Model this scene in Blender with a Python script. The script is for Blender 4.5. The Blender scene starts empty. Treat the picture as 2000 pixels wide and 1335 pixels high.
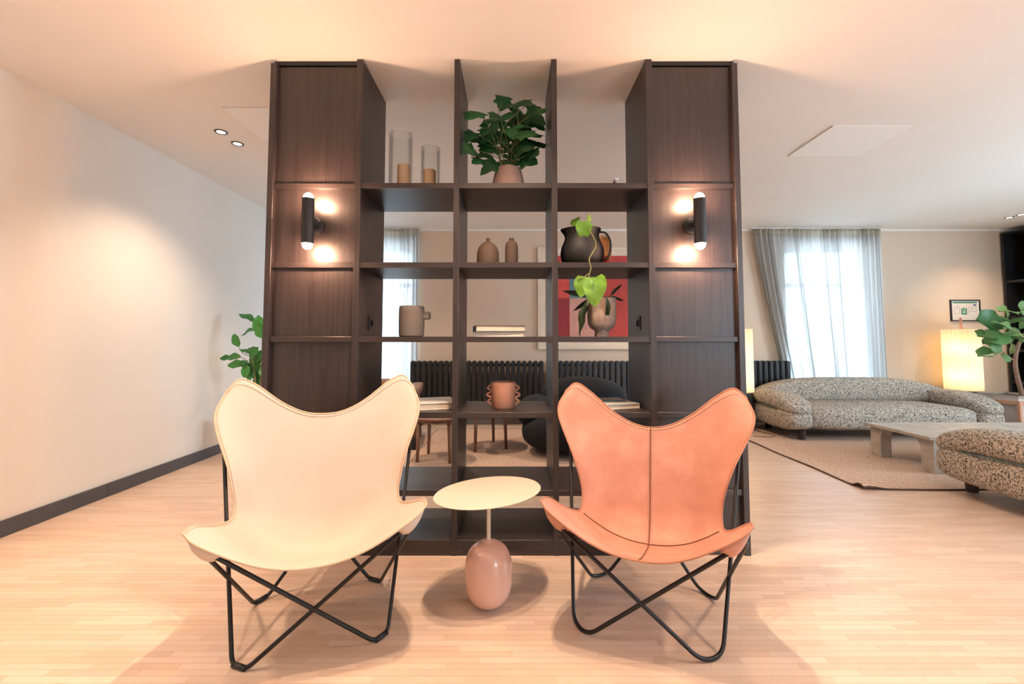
import bpy, bmesh, math, random
from mathutils import Vector, Matrix, Euler
random.seed(7)
S = bpy.context.scene
COL = S.collection
R = math.radians
PI = math.pi

# ------------------------------------------------------------------ camera
CAMZ, FPX, PITCH, SHIFT = 1.10, 889.0, R(3.2), -0.0261
cd = bpy.data.cameras.new('camera'); cam = bpy.data.objects.new('camera', cd); COL.objects.link(cam)
cd.sensor_width = 36.0; cd.sensor_fit = 'HORIZONTAL'; cd.lens = FPX / 2000 * 36
cd.shift_y = SHIFT; cd.clip_start = 0.05; cd.clip_end = 100
cam.location = (0, 0, CAMZ); cam.rotation_euler = (PI / 2 + PITCH, 0, 0)
S.camera = cam

# ------------------------------------------------------------------ world, daylight, exposure
SKY_STRENGTH = 13.5
w = bpy.data.worlds.new('overcast_sky'); S.world = w; w.use_nodes = True
bg = w.node_tree.nodes['Background']
bg.inputs[0].default_value = (0.66, 0.85, 1.0, 1); bg.inputs[1].default_value = SKY_STRENGTH
S.view_settings.view_transform = 'Standard'
S.view_settings.look = 'None'
S.view_settings.gamma = 1.0
S.view_settings.use_curve_mapping = False
S.view_settings.exposure = 0.95
WARM = (1.0, 0.72, 0.50)
DOWN_W = 41.0

# room
CEIL, XL, XR, YB, YF = 2.63, -2.87, 7.09, 6.2, -3.0
WINDOWS = [(-2.72, -1.36, 0.06, 2.42), (3.74, 4.95, 0.06, 2.42)]   # x0,x1,z0,z1 in the back wall
ADDED_FRONT_WINDOWS = [(3.4, 4.9, .9, 2.3)]   # unseen window added behind the viewer for fill light
for i, (x0, x1, z0, z1) in enumerate(WINDOWS + ADDED_FRONT_WINDOWS):
    ld = bpy.data.lights.new('window_portal', 'AREA'); ld.shape = 'RECTANGLE'
    ld.size = x1 - x0; ld.size_y = z1 - z0; ld.cycles.is_portal = True
    lo = bpy.data.objects.new('window_portal', ld); COL.objects.link(lo)
    back = i < len(WINDOWS)
    lo.location = ((x0 + x1) / 2, YB + 0.33 if back else YF - .14, (z0 + z1) / 2); lo.rotation_euler = (-PI / 2 if back else PI / 2, 0, 0)

# ------------------------------------------------------------------ helpers
def me_from(name, verts, faces, mat=None, smooth=False):
    me = bpy.data.meshes.new(name); me.from_pydata([tuple(v) for v in verts], [], faces); me.update()
    if mat: me.materials.append(mat)
    if smooth:
        for p in me.polygons: p.use_smooth = True
    return me
def link(name, me, parent=None, loc=None, rot=None):
    o = bpy.data.objects.new(name, me); COL.objects.link(o)
    if parent: o.parent = parent
    if loc is not None: o.location = loc
    if rot is not None: o.rotation_euler = rot
    return o
def bm_obj(name, bm, mat, parent=None, smooth=False, loc=None, rot=None, bevel=0, seg=2):
    bmesh.ops.recalc_face_normals(bm, faces=bm.faces)
    me = bpy.data.meshes.new(name); bm.to_mesh(me); bm.free()
    if mat: me.materials.append(mat)
    if smooth:
        for p in me.polygons: p.use_smooth = True
    o = link(name, me, parent, loc, rot)
    if bevel:
        m = o.modifiers.new('bevel', 'BEVEL'); m.width = bevel; m.segments = seg; m.limit_method = 'ANGLE'
    return o
def thing(name, label, cat, loc=(0, 0, 0), rz=0, group=None):
    o = bpy.data.objects.new(name, None); COL.objects.link(o); o.empty_display_size = 0.1
    o.location = loc; o.rotation_euler = (0, 0, rz)
    return tag(o, label, cat, group)
def tag(o, label, cat, group=None):
    o['label'] = label; o['category'] = cat
    if group: o['group'] = group
    return o
def struct(o):
    o['kind'] = 'structure'; return o
def add_box(bm, x0, x1, y0, y1, z0, z1):
    v = [bm.verts.new((x, y, z)) for z in (z0, z1) for y in (y0, y1) for x in (x0, x1)]
    for f in ((0, 2, 3, 1), (4, 5, 7, 6), (0, 1, 5, 4), (2, 6, 7, 3), (0, 4, 6, 2), (1, 3, 7, 5)):
        bm.faces.new([v[i] for i in f])
    return v
def box(name, x0, x1, y0, y1, z0, z1, mat, parent=None, bevel=0, seg=2):
    """box with its origin at the centre of its footprint"""
    bm = bmesh.new(); cx, cy = (x0 + x1) / 2, (y0 + y1) / 2
    add_box(bm, x0 - cx, x1 - cx, y0 - cy, y1 - cy, 0, z1 - z0)
    return bm_obj(name, bm, mat, parent, loc=(cx, cy, z0), bevel=bevel, seg=seg)
def lathe_bm(prof, n=40, bm=None, sx=1, sy=1, c=(0, 0, 0)):
    bm = bm or bmesh.new(); rings = []
    for r, z in prof:
        if r < 1e-5: rings.append([bm.verts.new((c[0], c[1], c[2] + z))])
        else: rings.append([bm.verts.new((c[0] + r * sx * math.cos(2 * PI * i / n), c[1] + r * sy * math.sin(2 * PI * i / n), c[2] + z)) for i in range(n)])
    for a, b in zip(rings, rings[1:]):
        for i in range(n):
            j = (i + 1) % n
            if len(a) == 1 and len(b) == 1: continue
            if len(a) == 1: bm.faces.new((a[0], b[i], b[j]))
            elif len(b) == 1: bm.faces.new((a[i], a[j], b[0]))
            else: bm.faces.new((a[i], a[j], b[j], b[i]))
    return bm
def lathe(name, prof, mat, parent=None, n=40, loc=None, sx=1, sy=1, smooth=True, rot=None):
    o = bm_obj(name, lathe_bm(prof, n, sx=sx, sy=sy), mat, parent, smooth=smooth, loc=loc, rot=rot)
    if smooth: autosm(o)
    return o
def autosm(o, a=50):
    m = o.modifiers.new('edge_split', 'EDGE_SPLIT'); m.split_angle = R(a); m.use_edge_sharp = False
def cr(pts, t):
    """Catmull-Rom through pts at t in 0..1"""
    n = len(pts) - 1; x = min(max(t, 0), 1) * n; i = min(int(x), n - 1); u = x - i
    g = lambda k: Vector(pts[min(max(k, 0), n)])
    a, b, c, d = g(i - 1), g(i), g(i + 1), g(i + 2)
    if i == 0: a = 2 * b - c
    if i == n - 1: d = 2 * c - b
    return 0.5 * ((2 * b) + (c - a) * u + (2 * a - 5 * b + 4 * c - d) * u * u + (3 * b - a - 3 * c + d) * u ** 3)
def smooth_path(pts, n):
    return [cr(pts, i / (n - 1)) for i in range(n)]
def tube_bm(path, rad, n=8, closed=False, bm=None, caps=True):
    bm = bm or bmesh.new(); P = [Vector(p) for p in path]; m = len(P)
    rf = rad if callable(rad) else (lambda t: rad)
    rings = []; up = None
    for i in range(m):
        if closed: d = (P[(i + 1) % m] - P[i - 1]).normalized()
        else: d = (P[min(i + 1, m - 1)] - P[max(i - 1, 0)]).normalized()
        if up is None:
            up = Vector((0, 0, 1)) if abs(d.z) < 0.9 else Vector((1, 0, 0))
        s = d.cross(up).normalized(); up = s.cross(d).normalized()
        r = rf(i / (m - 1))
        rings.append([bm.verts.new(P[i] + (s * math.cos(2 * PI * k / n) + up * math.sin(2 * PI * k / n)) * r) for k in range(n)])
    best = 0
    for a, b in zip(rings, rings[1:]):
        for k in range(n): bm.faces.new((a[k], a[(k + 1) % n], b[(k + 1) % n], b[k]))
    if closed:
        a, b = rings[-1], rings[0]
        sh = min(range(n), key=lambda s_: sum((a[k].co - b[(k + s_) % n].co).length for k in range(n)))
        for k in range(n): bm.faces.new((a[k], a[(k + 1) % n], b[(k + 1 + sh) % n], b[(k + sh) % n]))
    elif caps:
        bm.faces.new(rings[0][::-1]); bm.faces.new(rings[-1])
    return bm
def tube(name, path, rad, mat, parent=None, n=8, closed=False, loc=None):
    return bm_obj(name, tube_bm(path, rad, n, closed), mat, parent, smooth=True, loc=loc)
def fillet(pts, rads, closed=False, seg=7):
    out = []; n = len(pts); P = [Vector(p) for p in pts]
    for i in range(n):
        if not closed and i in (0, n - 1): out.append(P[i]); continue
        a, b, c = P[i - 1], P[i], P[(i + 1) % n]; d1 = (a - b).normalized(); d2 = (c - b).normalized()
        L = min(rads[i], (a - b).length * .49, (c - b).length * .49)
        s, e = b + d1 * L, b + d2 * L
        for k in range(seg + 1):
            t = k / seg; out.append(s * (1 - t) ** 2 + b * 2 * t * (1 - t) + e * t * t)
    return out
def sgnpow(v, e): return math.copysign(abs(v) ** e, v)
def cushion(name, c, h, mat, parent, e1=.5, e2=.45, nu=40, nv=20, rot=None, fn=None):
    """super-ellipsoid cushion, half sizes h, local centre c"""
    bm = bmesh.new(); rings = []
    for j in range(nv + 1):
        ph = -PI / 2 + PI * j / nv; cz = sgnpow(math.cos(ph), e1); z = sgnpow(math.sin(ph), e1)
        if j in (0, nv): rings.append([bm.verts.new((0, 0, h[2] * z))]); continue
        ring = []
        for i in range(nu):
            th = 2 * PI * i / nu
            v = Vector((h[0] * cz * sgnpow(math.cos(th), e2), h[1] * cz * sgnpow(math.sin(th), e2), h[2] * z))
            ring.append(bm.verts.new(fn(v) if fn else v))
        rings.append(ring)
    if fn:
        for r_ in (rings[0], rings[-1]): r_[0].co = fn(r_[0].co.copy())
    for a, b in zip(rings, rings[1:]):
        for i in range(nu):
            k = (i + 1) % nu
            if len(a) == 1: bm.faces.new((a[0], b[k], b[i]))
            elif len(b) == 1: bm.faces.new((a[i], a[k], b[0]))
            else: bm.faces.new((a[i], a[k], b[k], b[i]))
    return bm_obj(name, bm, mat, parent, smooth=True, loc=c, rot=rot)
def grid_mesh(name, fn, nu, nv, mat, smooth=True):
    vs = [fn(i / nu, j / nv) for j in range(nv + 1) for i in range(nu + 1)]
    fs = [(j * (nu + 1) + i, j * (nu + 1) + i + 1, (j + 1) * (nu + 1) + i + 1, (j + 1) * (nu + 1) + i) for j in range(nv) for i in range(nu)]
    return me_from(name, vs, fs, mat, smooth)
def solid(o, t, off=0):
    m = o.modifiers.new('thickness', 'SOLIDIFY'); m.thickness = t; m.offset = off; return o
def copy_tree(o, parent=None):
    c = o.copy(); COL.objects.link(c); c.parent = parent
    for ch in [x for x in bpy.data.objects if x.parent == o]: copy_tree(ch, c)
    return c

# ------------------------------------------------------------------ materials
class NT:
    def __init__(s, name):
        s.m = bpy.data.materials.new(name); s.m.use_nodes = True; s.t = s.m.node_tree
        s.b = s.t.nodes['Principled BSDF']; s.out = s.t.nodes['Material Output']
    def n(s, typ, **kw):
        nd = s.t.nodes.new(typ)
        for k, v in kw.items(): setattr(nd, k, v)
        return nd
    def l(s, a, b): s.t.links.new(a, b)
    def math(s, op, a, b=None):
        nd = s.n('ShaderNodeMath', operation=op)
        for i, v in enumerate((a, b)):
            if v is None: continue
            if isinstance(v, (int, float)): nd.inputs[i].default_value = v
            else: s.l(v, nd.inputs[i])
        return nd.outputs[0]
    def coords(s, scale=(1, 1, 1), which='Object'):
        tc = s.n('ShaderNodeTexCoord'); mp = s.n('ShaderNodeMapping'); mp.inputs['Scale'].default_value = scale
        s.l(tc.outputs[which], mp.inputs[0]); return mp.outputs[0]
    def noise(s, vec, scale, detail=4, rough=.55):
        nd = s.n('ShaderNodeTexNoise'); nd.inputs['Scale'].default_value = scale
        nd.inputs['Detail'].default_value = detail; nd.inputs['Roughness'].default_value = rough
        s.l(vec, nd.inputs['Vector']); return nd.outputs['Fac']
    def ramp(s, fac, stops):
        nd = s.n('ShaderNodeValToRGB'); e = nd.color_ramp.elements
        while len(e) < len(stops): e.new(.5)
        for el, (p, c) in zip(e, stops): el.position = p; el.color = (*c, 1)
        s.l(fac, nd.inputs[0]); return nd.outputs[0]
    def bump(s, h, strength=.3, dist=.002):
        nd = s.n('ShaderNodeBump'); nd.inputs['Strength'].default_value = strength; nd.inputs['Distance'].default_value = dist
        s.l(h, nd.inputs['Height']); s.l(nd.outputs[0], s.b.inputs['Normal'])
    def set(s, **kw):
        for k, v in kw.items(): s.b.inputs[k.replace('_', ' ')].default_value = v
        return s
def plain(name, col, rough=.5, var=.06, scale=6, bump=0, bscale=200, **kw):
    t = NT(name); c = Vector(col); v = t.coords()
    t.l(t.ramp(t.noise(v, scale), [(.3, c * (1 - var)), (.7, c * (1 + var))]), t.b.inputs['Base Color'])
    t.set(Roughness=rough, **kw)
    if bump: t.bump(t.noise(v, bscale, 3), bump)
    return t.m
def wood(name, dark, light, rough=.45, axis='Z', freq=55, bump=.25, spec=.5):
    t = NT(name); sc = {'Z': (freq, freq, freq * .035), 'X': (freq * .035, freq, freq), 'Y': (freq, freq * .035, freq)}[axis]
    v = t.coords(sc); v2 = t.coords(tuple(k * .12 for k in sc))
    oi = t.n('ShaderNodeObjectInfo')
    ad = t.n('ShaderNodeVectorMath', operation='ADD'); t.l(v2, ad.inputs[0])
    cb = t.n('ShaderNodeCombineXYZ'); r9 = t.math('MULTIPLY', oi.outputs['Random'], 37.0)
    for k in range(3): t.l(r9, cb.inputs[k])
    t.l(cb.outputs[0], ad.inputs[1])
    fine = t.noise(v, 1.0, 5, .65); broad = t.noise(ad.outputs[0], 1.3, 3)
    rings = t.math('FRACT', t.math('MULTIPLY', broad, 9.0))
    mix = t.math('ADD', t.math('MULTIPLY', fine, .75), t.math('MULTIPLY', rings, .25))
    t.l(t.ramp(mix, [(.3, dark), (.68, light)]), t.b.inputs['Base Color'])
    t.set(Roughness=rough, **{'Specular_IOR_Level': spec}); t.bump(mix, bump, .0015)
    return t.m

M = {}
M['wall'] = plain('painted_wall_white', (.80, .765, .715), .7, .015, 2, .03, 300)
M['wall_beige'] = plain('painted_wall_beige', (.69, .545, .42), .7, .015, 2, .03, 300)
M['ceil'] = plain('ceiling_paint', (.82, .78, .74), .75, .012, 1.5)
M['hatch'] = plain('hatch_paint', (.86, .84, .82), .6, .01, 2)
M['base'] = plain('baseboard_grey', (.075, .078, .09), .45, .05, 5)
M['oak'] = wood('dark_stained_oak', (.017, .0115, .0116), (.037, .0255, .0250), .40, 'Z', 70, .35, .65)
M['oak_h'] = wood('dark_stained_oak_horizontal', (.017, .0115, .0116), (.037, .0255, .0250), .40, 'X', 70, .35, .65)
M['black_metal'] = plain('black_metal', (.012, .012, .013), .38, .05, 10, Metallic=.3)
M['black_paint'] = plain('black_paint', (.016, .016, .018), .5, .05, 10)
M['black_board'] = wood('black_board', (.006, .006, .007), (.014, .014, .016), .5, 'Z', 60, .15)
M['rad'] = plain('radiator_black', (.018, .018, .02), .42, .05, 10)
M['canvas'] = plain('cream_canvas', (.60, .50, .43), .75, .035, 5, .12, 900)
M['canvas_edge'] = plain('cream_binding', (.66, .48, .34), .75, .04, 8)
t = NT('tan_leather'); v = t.coords()
t.l(t.ramp(t.noise(v, 7, 6, .6), [(.25, (.44, .195, .138)), (.5, (.53, .25, .185)), (.75, (.62, .33, .25))]), t.b.inputs['Base Color'])
t.set(Roughness=.5, Specular_IOR_Level=.35); t.bump(t.noise(v, 420, 3), .12, .001); M['leather'] = t.m
M['leather_edge'] = plain('leather_edge', (.46, .20, .125), .6, .05, 20)
M['thread_dark'] = plain('dark_seam', (.20, .075, .045), .8)
M['thread'] = plain('pale_thread', (.72, .45, .32), .8)
M['table_top'] = plain('ivory_lacquer', (.64, .575, .475), .4, .012, 3)
M['table_base'] = plain('pink_glazed_base', (.68, .43, .35), .22, .03, 4, Coat_Weight=.4, Coat_Roughness=.1)
M['clay'] = plain('grey_clay', (.19, .155, .135), .8, .05, 10, .1, 150)
M['brown_clay'] = plain('brown_clay', (.115, .07, .048), .75, .06, 10, .12, 150)
M['terracotta'] = plain('terracotta', (.56, .27, .18), .55, .06, 9, .05, 120)
M['pot_beige'] = plain('speckled_pot', (.47, .34, .27), .75, .16, 45, .15, 120)
M['pot_pink'] = plain('pink_clay_pot', (.42, .27, .22), .8, .06, 8, .1, 130)
M['black_clay'] = plain('black_clay', (.014, .013, .013), .6, .15, 15, .15, 120)
M['wax'] = plain('candle_wax', (.78, .52, .32), .5, .03, 6, Subsurface_Weight=.2, Subsurface_Radius=(.02, .01, .005))
M['wick'] = plain('wick', (.05, .04, .03), .8)
M['soil'] = plain('potting_soil', (.03, .02, .014), .95, .4, 60, .5, 80)
M['paper'] = plain('book_pages', (.74, .62, .50), .8, .05, 40)
M['cover_white'] = plain('book_cover_white', (.78, .74, .68), .5, .03, 5)
M['cover_dark'] = plain('book_cover_dark', (.045, .032, .028), .5)
M['cover_blue'] = plain('book_cover_blue', (.05, .11, .19), .45, .1, 20)
M['cover_teal'] = plain('book_cover_teal', (.10, .16, .16), .5, .3, 14)
M['socket'] = plain('socket_black', (.008, .008, .009), .35)
M['chrome'] = plain('downlight_ring', (.12, .09, .07), .3, .03, 5, Metallic=.9)
M['wood_warm'] = wood('warm_walnut', (.14, .062, .034), (.27, .135, .08), .42, 'Z', 60, .15)
M['wood_stand'] = wood('oak_stand', (.52, .26, .15), (.68, .38, .24), .5, 'Z', 50, .1)
M['brown_leather'] = plain('brown_leather', (.22, .115, .075), .4, .1, 12, .1, 250)
M['navy'] = plain('midnight_boucle', (.008, .011, .016), .95, .4, 220, .5, 260)
M['stone'] = plain('travertine', (.46, .41, .355), .5, .2, 11, .1, 60)
M['concrete'] = plain('planter_concrete', (.56, .50, .44), .7, .1, 9, .08, 90)
M['strap'] = plain('leather_strap', (.62, .30, .20), .6, .05, 9)
M['frame_white'] = plain('cream_frame', (.78, .66, .52), .5, .03, 6)
M['win_frame'] = plain('window_frame_white', (.75, .75, .74), .4, .02, 4)
M['stem'] = plain('plant_stem', (.22, .20, .07), .6, .1, 20)
M['bark'] = plain('bark', (.30, .17, .11), .8, .2, 30, .4, 60)
M['binding'] = plain('rug_binding', (.10, .06, .045), .9, .1, 60)
M['cable'] = plain('cable', (.01, .01, .01), .5)
M['tag'] = plain('binding_tape', (.60, .53, .42), .8, .05, 20)

def leafmat(name, a, b, rough=.4, trans=.25):
    t = NT(name); v = t.coords((1, 1, 1)); oi = t.n('ShaderNodeObjectInfo')
    f = t.math('ADD', t.math('MULTIPLY', t.noise(v, 30, 3), .5), t.math('MULTIPLY', oi.outputs['Random'], .5))
    c = t.ramp(f, [(.2, a), (.8, b)]); t.l(c, t.b.inputs['Base Color']); t.set(Roughness=rough)
    tr = t.n('ShaderNodeBsdfTranslucent'); t.l(c, tr.inputs[0]); mx = t.n('ShaderNodeMixShader'); mx.inputs[0].default_value = trans
    t.l(t.b.outputs[0], mx.inputs[1]); t.l(tr.outputs[0], mx.inputs[2]); t.l(mx.outputs[0], t.out.inputs[0])
    return t.m
M['ivy'] = leafmat('ivy_leaf', (.010, .055, .018), (.045, .20, .055))
M['fig'] = leafmat('fig_leaf', (.025, .11, .03), (.26, .46, .17), .38)
M['rubber'] = leafmat('broad_leaf', (.02, .12, .03), (.09, .34, .07), .4)
M['philo'] = leafmat('philodendron_leaf', (.12, .30, .025), (.22, .44, .05), .4)
M['prayer'] = leafmat('dark_variegated_leaf', (.012, .035, .018), (.07, .10, .055), .45)

def glass(name, col, rough=0.0, ior=1.45, thin=True):
    t = NT(name); t.t.nodes.remove(t.b)
    g = t.n('ShaderNodeBsdfGlossy'); g.inputs['Roughness'].default_value = .03
    tr = t.n('ShaderNodeBsdfTransparent'); tr.inputs[0].default_value = (*col, 1)
    lw = t.n('ShaderNodeLayerWeight'); lw.inputs[0].default_value = .25
    mx = t.n('ShaderNodeMixShader'); t.l(t.math('MULTIPLY', lw.outputs['Fresnel'], .35), mx.inputs[0]); t.l(tr.outputs[0], mx.inputs[1]); t.l(g.outputs[0], mx.inputs[2])
    t.l(mx.outputs[0], t.out.inputs[0]); return t.m
M['glass'] = glass('clear_glass', (.96, .97, .97), ior=1.25)
M['pane'] = glass('window_glass', (.95, .97, .98))
M['amber'] = glass('amber_glass', (.93, .76, .62))

def emis(name, col, s):
    t = NT(name); t.set(Base_Color=(*col, 1)); t.b.inputs['Emission Color'].default_value = (*col, 1); t.b.inputs['Emission Strength'].default_value = s
    return t.m
M['bulb'] = emis('sconce_bulb_glow', (1, .58, .36), 520)
M['lens'] = emis('downlight_lens', (1, .80, .62), 6)

def sheer(name, col, transp, back=None):
    t = NT(name); t.t.nodes.remove(t.b); v = t.coords()
    d = t.n('ShaderNodeBsdfDiffuse'); tl = t.n('ShaderNodeBsdfTranslucent'); tp = t.n('ShaderNodeBsdfTransparent')
    d.inputs[0].default_value = (*col, 1); tl.inputs[0].default_value = (*(back or col), 1)
    m1 = t.n('ShaderNodeMixShader'); m1.inputs[0].default_value = .55
    t.l(d.outputs[0], m1.inputs[1]); t.l(tl.outputs[0], m1.inputs[2])
    m2 = t.n('ShaderNodeMixShader'); m2.inputs[0].default_value = transp
    t.l(m1.outputs[0], m2.inputs[1]); t.l(tp.outputs[0], m2.inputs[2]); t.l(m2.outputs[0], t.out.inputs[0])
    return t.m
M['sheer'] = sheer('sheer_curtain', (.84, .82, .79), .02, (.21, .21, .21))
M['header'] = sheer('curtain_header', (.66, .62, .53), .08)
M['shade'] = sheer('pleated_shade', (.95, .88, .70), .0)

# tweed of the sofas
t = NT('black_cream_tweed'); v = t.coords()
a = t.noise(t.coords((1, 1, .25)), 210, 2, .6); b = t.noise(t.coords((.25, .25, 1)), 210, 2, .6)
f = t.math('ADD', t.math('MULTIPLY', a, .5), t.math('MULTIPLY', b, .5))
t.l(t.ramp(f, [(.40, (.02, .02, .024)), (.46, (.15, .13, .11)), (.50, (.50, .43, .35)), (.58, (.68, .60, .51))]), t.b.inputs['Base Color'])
t.set(Roughness=.95, Specular_IOR_Level=.15); t.bump(f, .7, .006); M['tweed'] = t.m
# jute rug
t = NT('jute_rug'); v = t.coords((1, 1, 1))
wv = t.n('ShaderNodeTexWave', wave_type='BANDS', bands_direction='Y'); wv.inputs['Scale'].default_value = 11; wv.inputs['Distortion'].default_value = 3; wv.inputs['Detail'].default_value = 3
t.l(v, wv.inputs[0]); nz = t.noise(t.coords((.35, 1, 1)), 90, 3, .7)
f = t.math('ADD', t.math('MULTIPLY', wv.outputs['Fac'], .3), t.math('MULTIPLY', nz, .7))
t.l(t.ramp(f, [(.28, (.26, .165, .12)), (.5, (.60, .42, .32)), (.72, (.76, .60, .49))]), t.b.inputs['Base Color'])
t.set(Roughness=.95, Specular_IOR_Level=.1); t.bump(f, .8, .006); M['jute'] = t.m

# floor: colour per wooden strip, worked out from the strip's place so that strips and slab agree
PW, PL, PK = .030, .30, .618
t = NT('oak_strip_floor'); geo = t.n('ShaderNodeNewGeometry'); sp = t.n('ShaderNodeSeparateXYZ'); t.l(geo.outputs['Position'], sp.inputs[0])
row = t.math('FLOOR', t.math('DIVIDE', sp.outputs[1], PW)); off = t.math('FRACT', t.math('MULTIPLY', row, PK))
colm = t.math('FLOOR', t.math('ADD', t.math('DIVIDE', sp.outputs[0], PL), off))
cb = t.n('ShaderNodeCombineXYZ'); t.l(row, cb.inputs[0]); t.l(colm, cb.inputs[1])
wn = t.n('ShaderNodeTexWhiteNoise', noise_dimensions='2D'); t.l(cb.outputs[0], wn.inputs['Vector'])
mp = t.n('ShaderNodeMapping'); mp.inputs['Scale'].default_value = (3, 60, 1); t.l(geo.outputs['Position'], mp.inputs[0])
gr = t.noise(mp.outputs[0], 2.2, 4)
f = t.math('ADD', t.math('MULTIPLY', wn.outputs['Value'], .62), t.math('MULTIPLY', gr, .38))
t.l(t.ramp(f, [(.12, (.60, .435, .33)), (.5, (.66, .495, .385)), (.9, (.73, .57, .46))]), t.b.inputs['Base Color'])
t.set(Roughness=.33, Specular_IOR_Level=.45); M['floor'] = t.m

# ------------------------------------------------------------------ room shell
floor = struct(box('floor', XL - .15, XR + .15, YF - .15, YB + .6, -.12, -.0008, M['floor']))
struct(box('ceiling', XL - .15, XR + .15, YF - .15, YB + .35, CEIL, CEIL + .15, M['ceil']))
struct(box('wall_left', XL - .15, XL, YF - .15, YB + .35, -.02, CEIL, M['wall']))
RWY0, RWY1, RWZ0, RWZ1 = 1.2, 3.6, .6, 2.2            # unseen window added in the side wall to brighten the lounge
bm = bmesh.new()
add_box(bm, XR, XR + .15, YF - .15, RWY0, -.02, CEIL); add_box(bm, XR, XR + .15, RWY1, YB + .35, -.02, CEIL)
add_box(bm, XR, XR + .15, RWY0, RWY1, -.02, RWZ0); add_box(bm, XR, XR + .15, RWY0, RWY1, RWZ1, CEIL)
struct(bm_obj('wall_right', bm, M['wall']))
wnd = struct(bpy.data.objects.new('window_4', None)); COL.objects.link(wnd); wnd.location = (XR + .07, (RWY0 + RWY1) / 2, RWZ0)
hy_, hz_ = (RWY1 - RWY0) / 2, RWZ1 - RWZ0
bm = bmesh.new()
add_box(bm, -.03, .03, -hy_, hy_, 0, .07); add_box(bm, -.03, .03, -hy_, hy_, hz_ - .07, hz_); add_box(bm, -.03, .03, -hy_, -hy_ + .07, .07, hz_ - .07); add_box(bm, -.03, .03, hy_ - .07, hy_, .07, hz_ - .07)
bm_obj('window_frame', bm, M['win_frame'], wnd)
for k in range(3): box('mullion', -.03, .03, -hy_ + (k + 1) * hy_ / 2 - .035, -hy_ + (k + 1) * hy_ / 2 + .035, .07, hz_ - .07, M['win_frame'], wnd)
for k in range(4): box('pane', -.003, .003, -hy_ + k * hy_ / 2 + .04, -hy_ + (k + 1) * hy_ / 2 - .04, .07, hz_ - .07, M['pane'], wnd)
ld = bpy.data.lights.new('window_portal', 'AREA'); ld.shape = 'RECTANGLE'; ld.size = hz_; ld.size_y = 2 * hy_; ld.cycles.is_portal = True
lo = bpy.data.objects.new('window_portal', ld); COL.objects.link(lo); lo.location = (XR + .14, (RWY0 + RWY1) / 2, (RWZ0 + RWZ1) / 2); lo.rotation_euler = (0, PI / 2, 0)
def window_wall(name, wins, y0, y1, mat):
    bm = bmesh.new(); xs = XL
    for (x0, x1, z0, z1) in wins:
        add_box(bm, xs, x0, y0, y1, -.02, CEIL); add_box(bm, x0, x1, y0, y1, -.02, z0); add_box(bm, x0, x1, y0, y1, z1, CEIL); xs = x1
    add_box(bm, xs, XR, y0, y1, -.02, CEIL)
    struct(bm_obj(name, bm, mat))
window_wall('wall_back', WINDOWS, YB, YB + .35, M['wall_beige'])
window_wall('wall_front', ADDED_FRONT_WINDOWS, YF - .15, YF, M['wall'])
bb = struct(box('baseboard_left', XL, XL + .014, YF, 3.28, 0, .092, M['base']))
struct(box('baseboard_left', XL, XL + .014, 3.284, YB, 0, .092, M['base']))
struct(box('trim_1', XL, XR, YB - .02, YB, CEIL - .025, CEIL, M['ceil']))
for i, (x0, x1, z0, z1) in enumerate(WINDOWS + ADDED_FRONT_WINDOWS):
    wnd = bpy.data.objects.new('window_%d' % (i + 1), None); COL.objects.link(wnd); wnd.location = ((x0 + x1) / 2, YB + .2 if i < 2 else YF - .11, z0); struct(wnd)  # the last of these is the added fill window behind the viewer
    hw, h = (x1 - x0) / 2, z1 - z0
    bm = bmesh.new()
    add_box(bm, -hw, -hw + .07, 0, .07, 0, h); add_box(bm, hw - .07, hw, 0, .07, 0, h)
    add_box(bm, -hw + .07, hw - .07, 0, .07, 0, .07); add_box(bm, -hw + .07, hw - .07, 0, .07, h - .07, h)
    bm_obj('window_frame', bm, M['win_frame'], wnd)
    box('mullion', -.045, .045, -.005, .065, .07, h - .07, M['win_frame'], wnd)
    for s in (-1, 1):
        xa, xb = (.045, hw - .07) if s > 0 else (-hw + .07, -.045)
        box('transom', xa, xb, .005, .06, h * .76, h * .76 + .06, M['win_frame'], wnd)
        for (za, zb) in ((.07, h * .76), (h * .76 + .06, h - .07)):
            box('pane', xa, xb, .03, .036, za, zb, M['pane'], wnd)

# floor strips: the ones that show largest are parts of their own, the rest in view one mesh
def in_view(x, y):
    p = Vector((x, y, -CAMZ)); d = y * math.cos(PITCH) - CAMZ * math.sin(PITCH)
    px = 1000 + FPX * x / d; py = 667.5 + SHIFT * 2000 - FPX * (-y * math.sin(PITCH) - CAMZ * math.cos(PITCH)) / d
    return -120 < px < 2120 and py < 1365
cells = []
for r_ in range(int(1.38 / PW), int(3.3 / PW)):
    fr = (r_ * PK) % 1.0
    for c_ in range(-12, 16):
        x0, x1 = (c_ - fr) * PL, (c_ + 1 - fr) * PL; y = (r_ + .5) * PW
        if x0 < XL + .02: continue
        if in_view((x0 + x1) / 2, y): cells.append((y, (x0 + x1) / 2))
cells.sort()
fz = .12 - .0008
def plank_verts(cx, cy, z):
    a, b, e = PL / 2 - .00015, PW / 2 - .00015, .0003
    return [(cx - a, cy - b, z - .004), (cx + a, cy - b, z - .004), (cx + a, cy + b, z - .004), (cx - a, cy + b, z - .004),
            (cx - a + e, cy - b + e, z), (cx + a - e, cy - b + e, z), (cx + a - e, cy + b - e, z), (cx - a + e, cy + b - e, z)]
PF = [(4, 5, 6, 7), (0, 1, 5, 4), (1, 2, 6, 5), (2, 3, 7, 6), (3, 0, 4, 7)]
pm = me_from('plank', plank_verts(0, 0, 0), PF, M['floor'])
fx, fy = floor.location.x, floor.location.y
for y, x in cells[:300]: link('plank', pm, floor, (x - fx, y - fy, .12))
vs, fs = [], []
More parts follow.
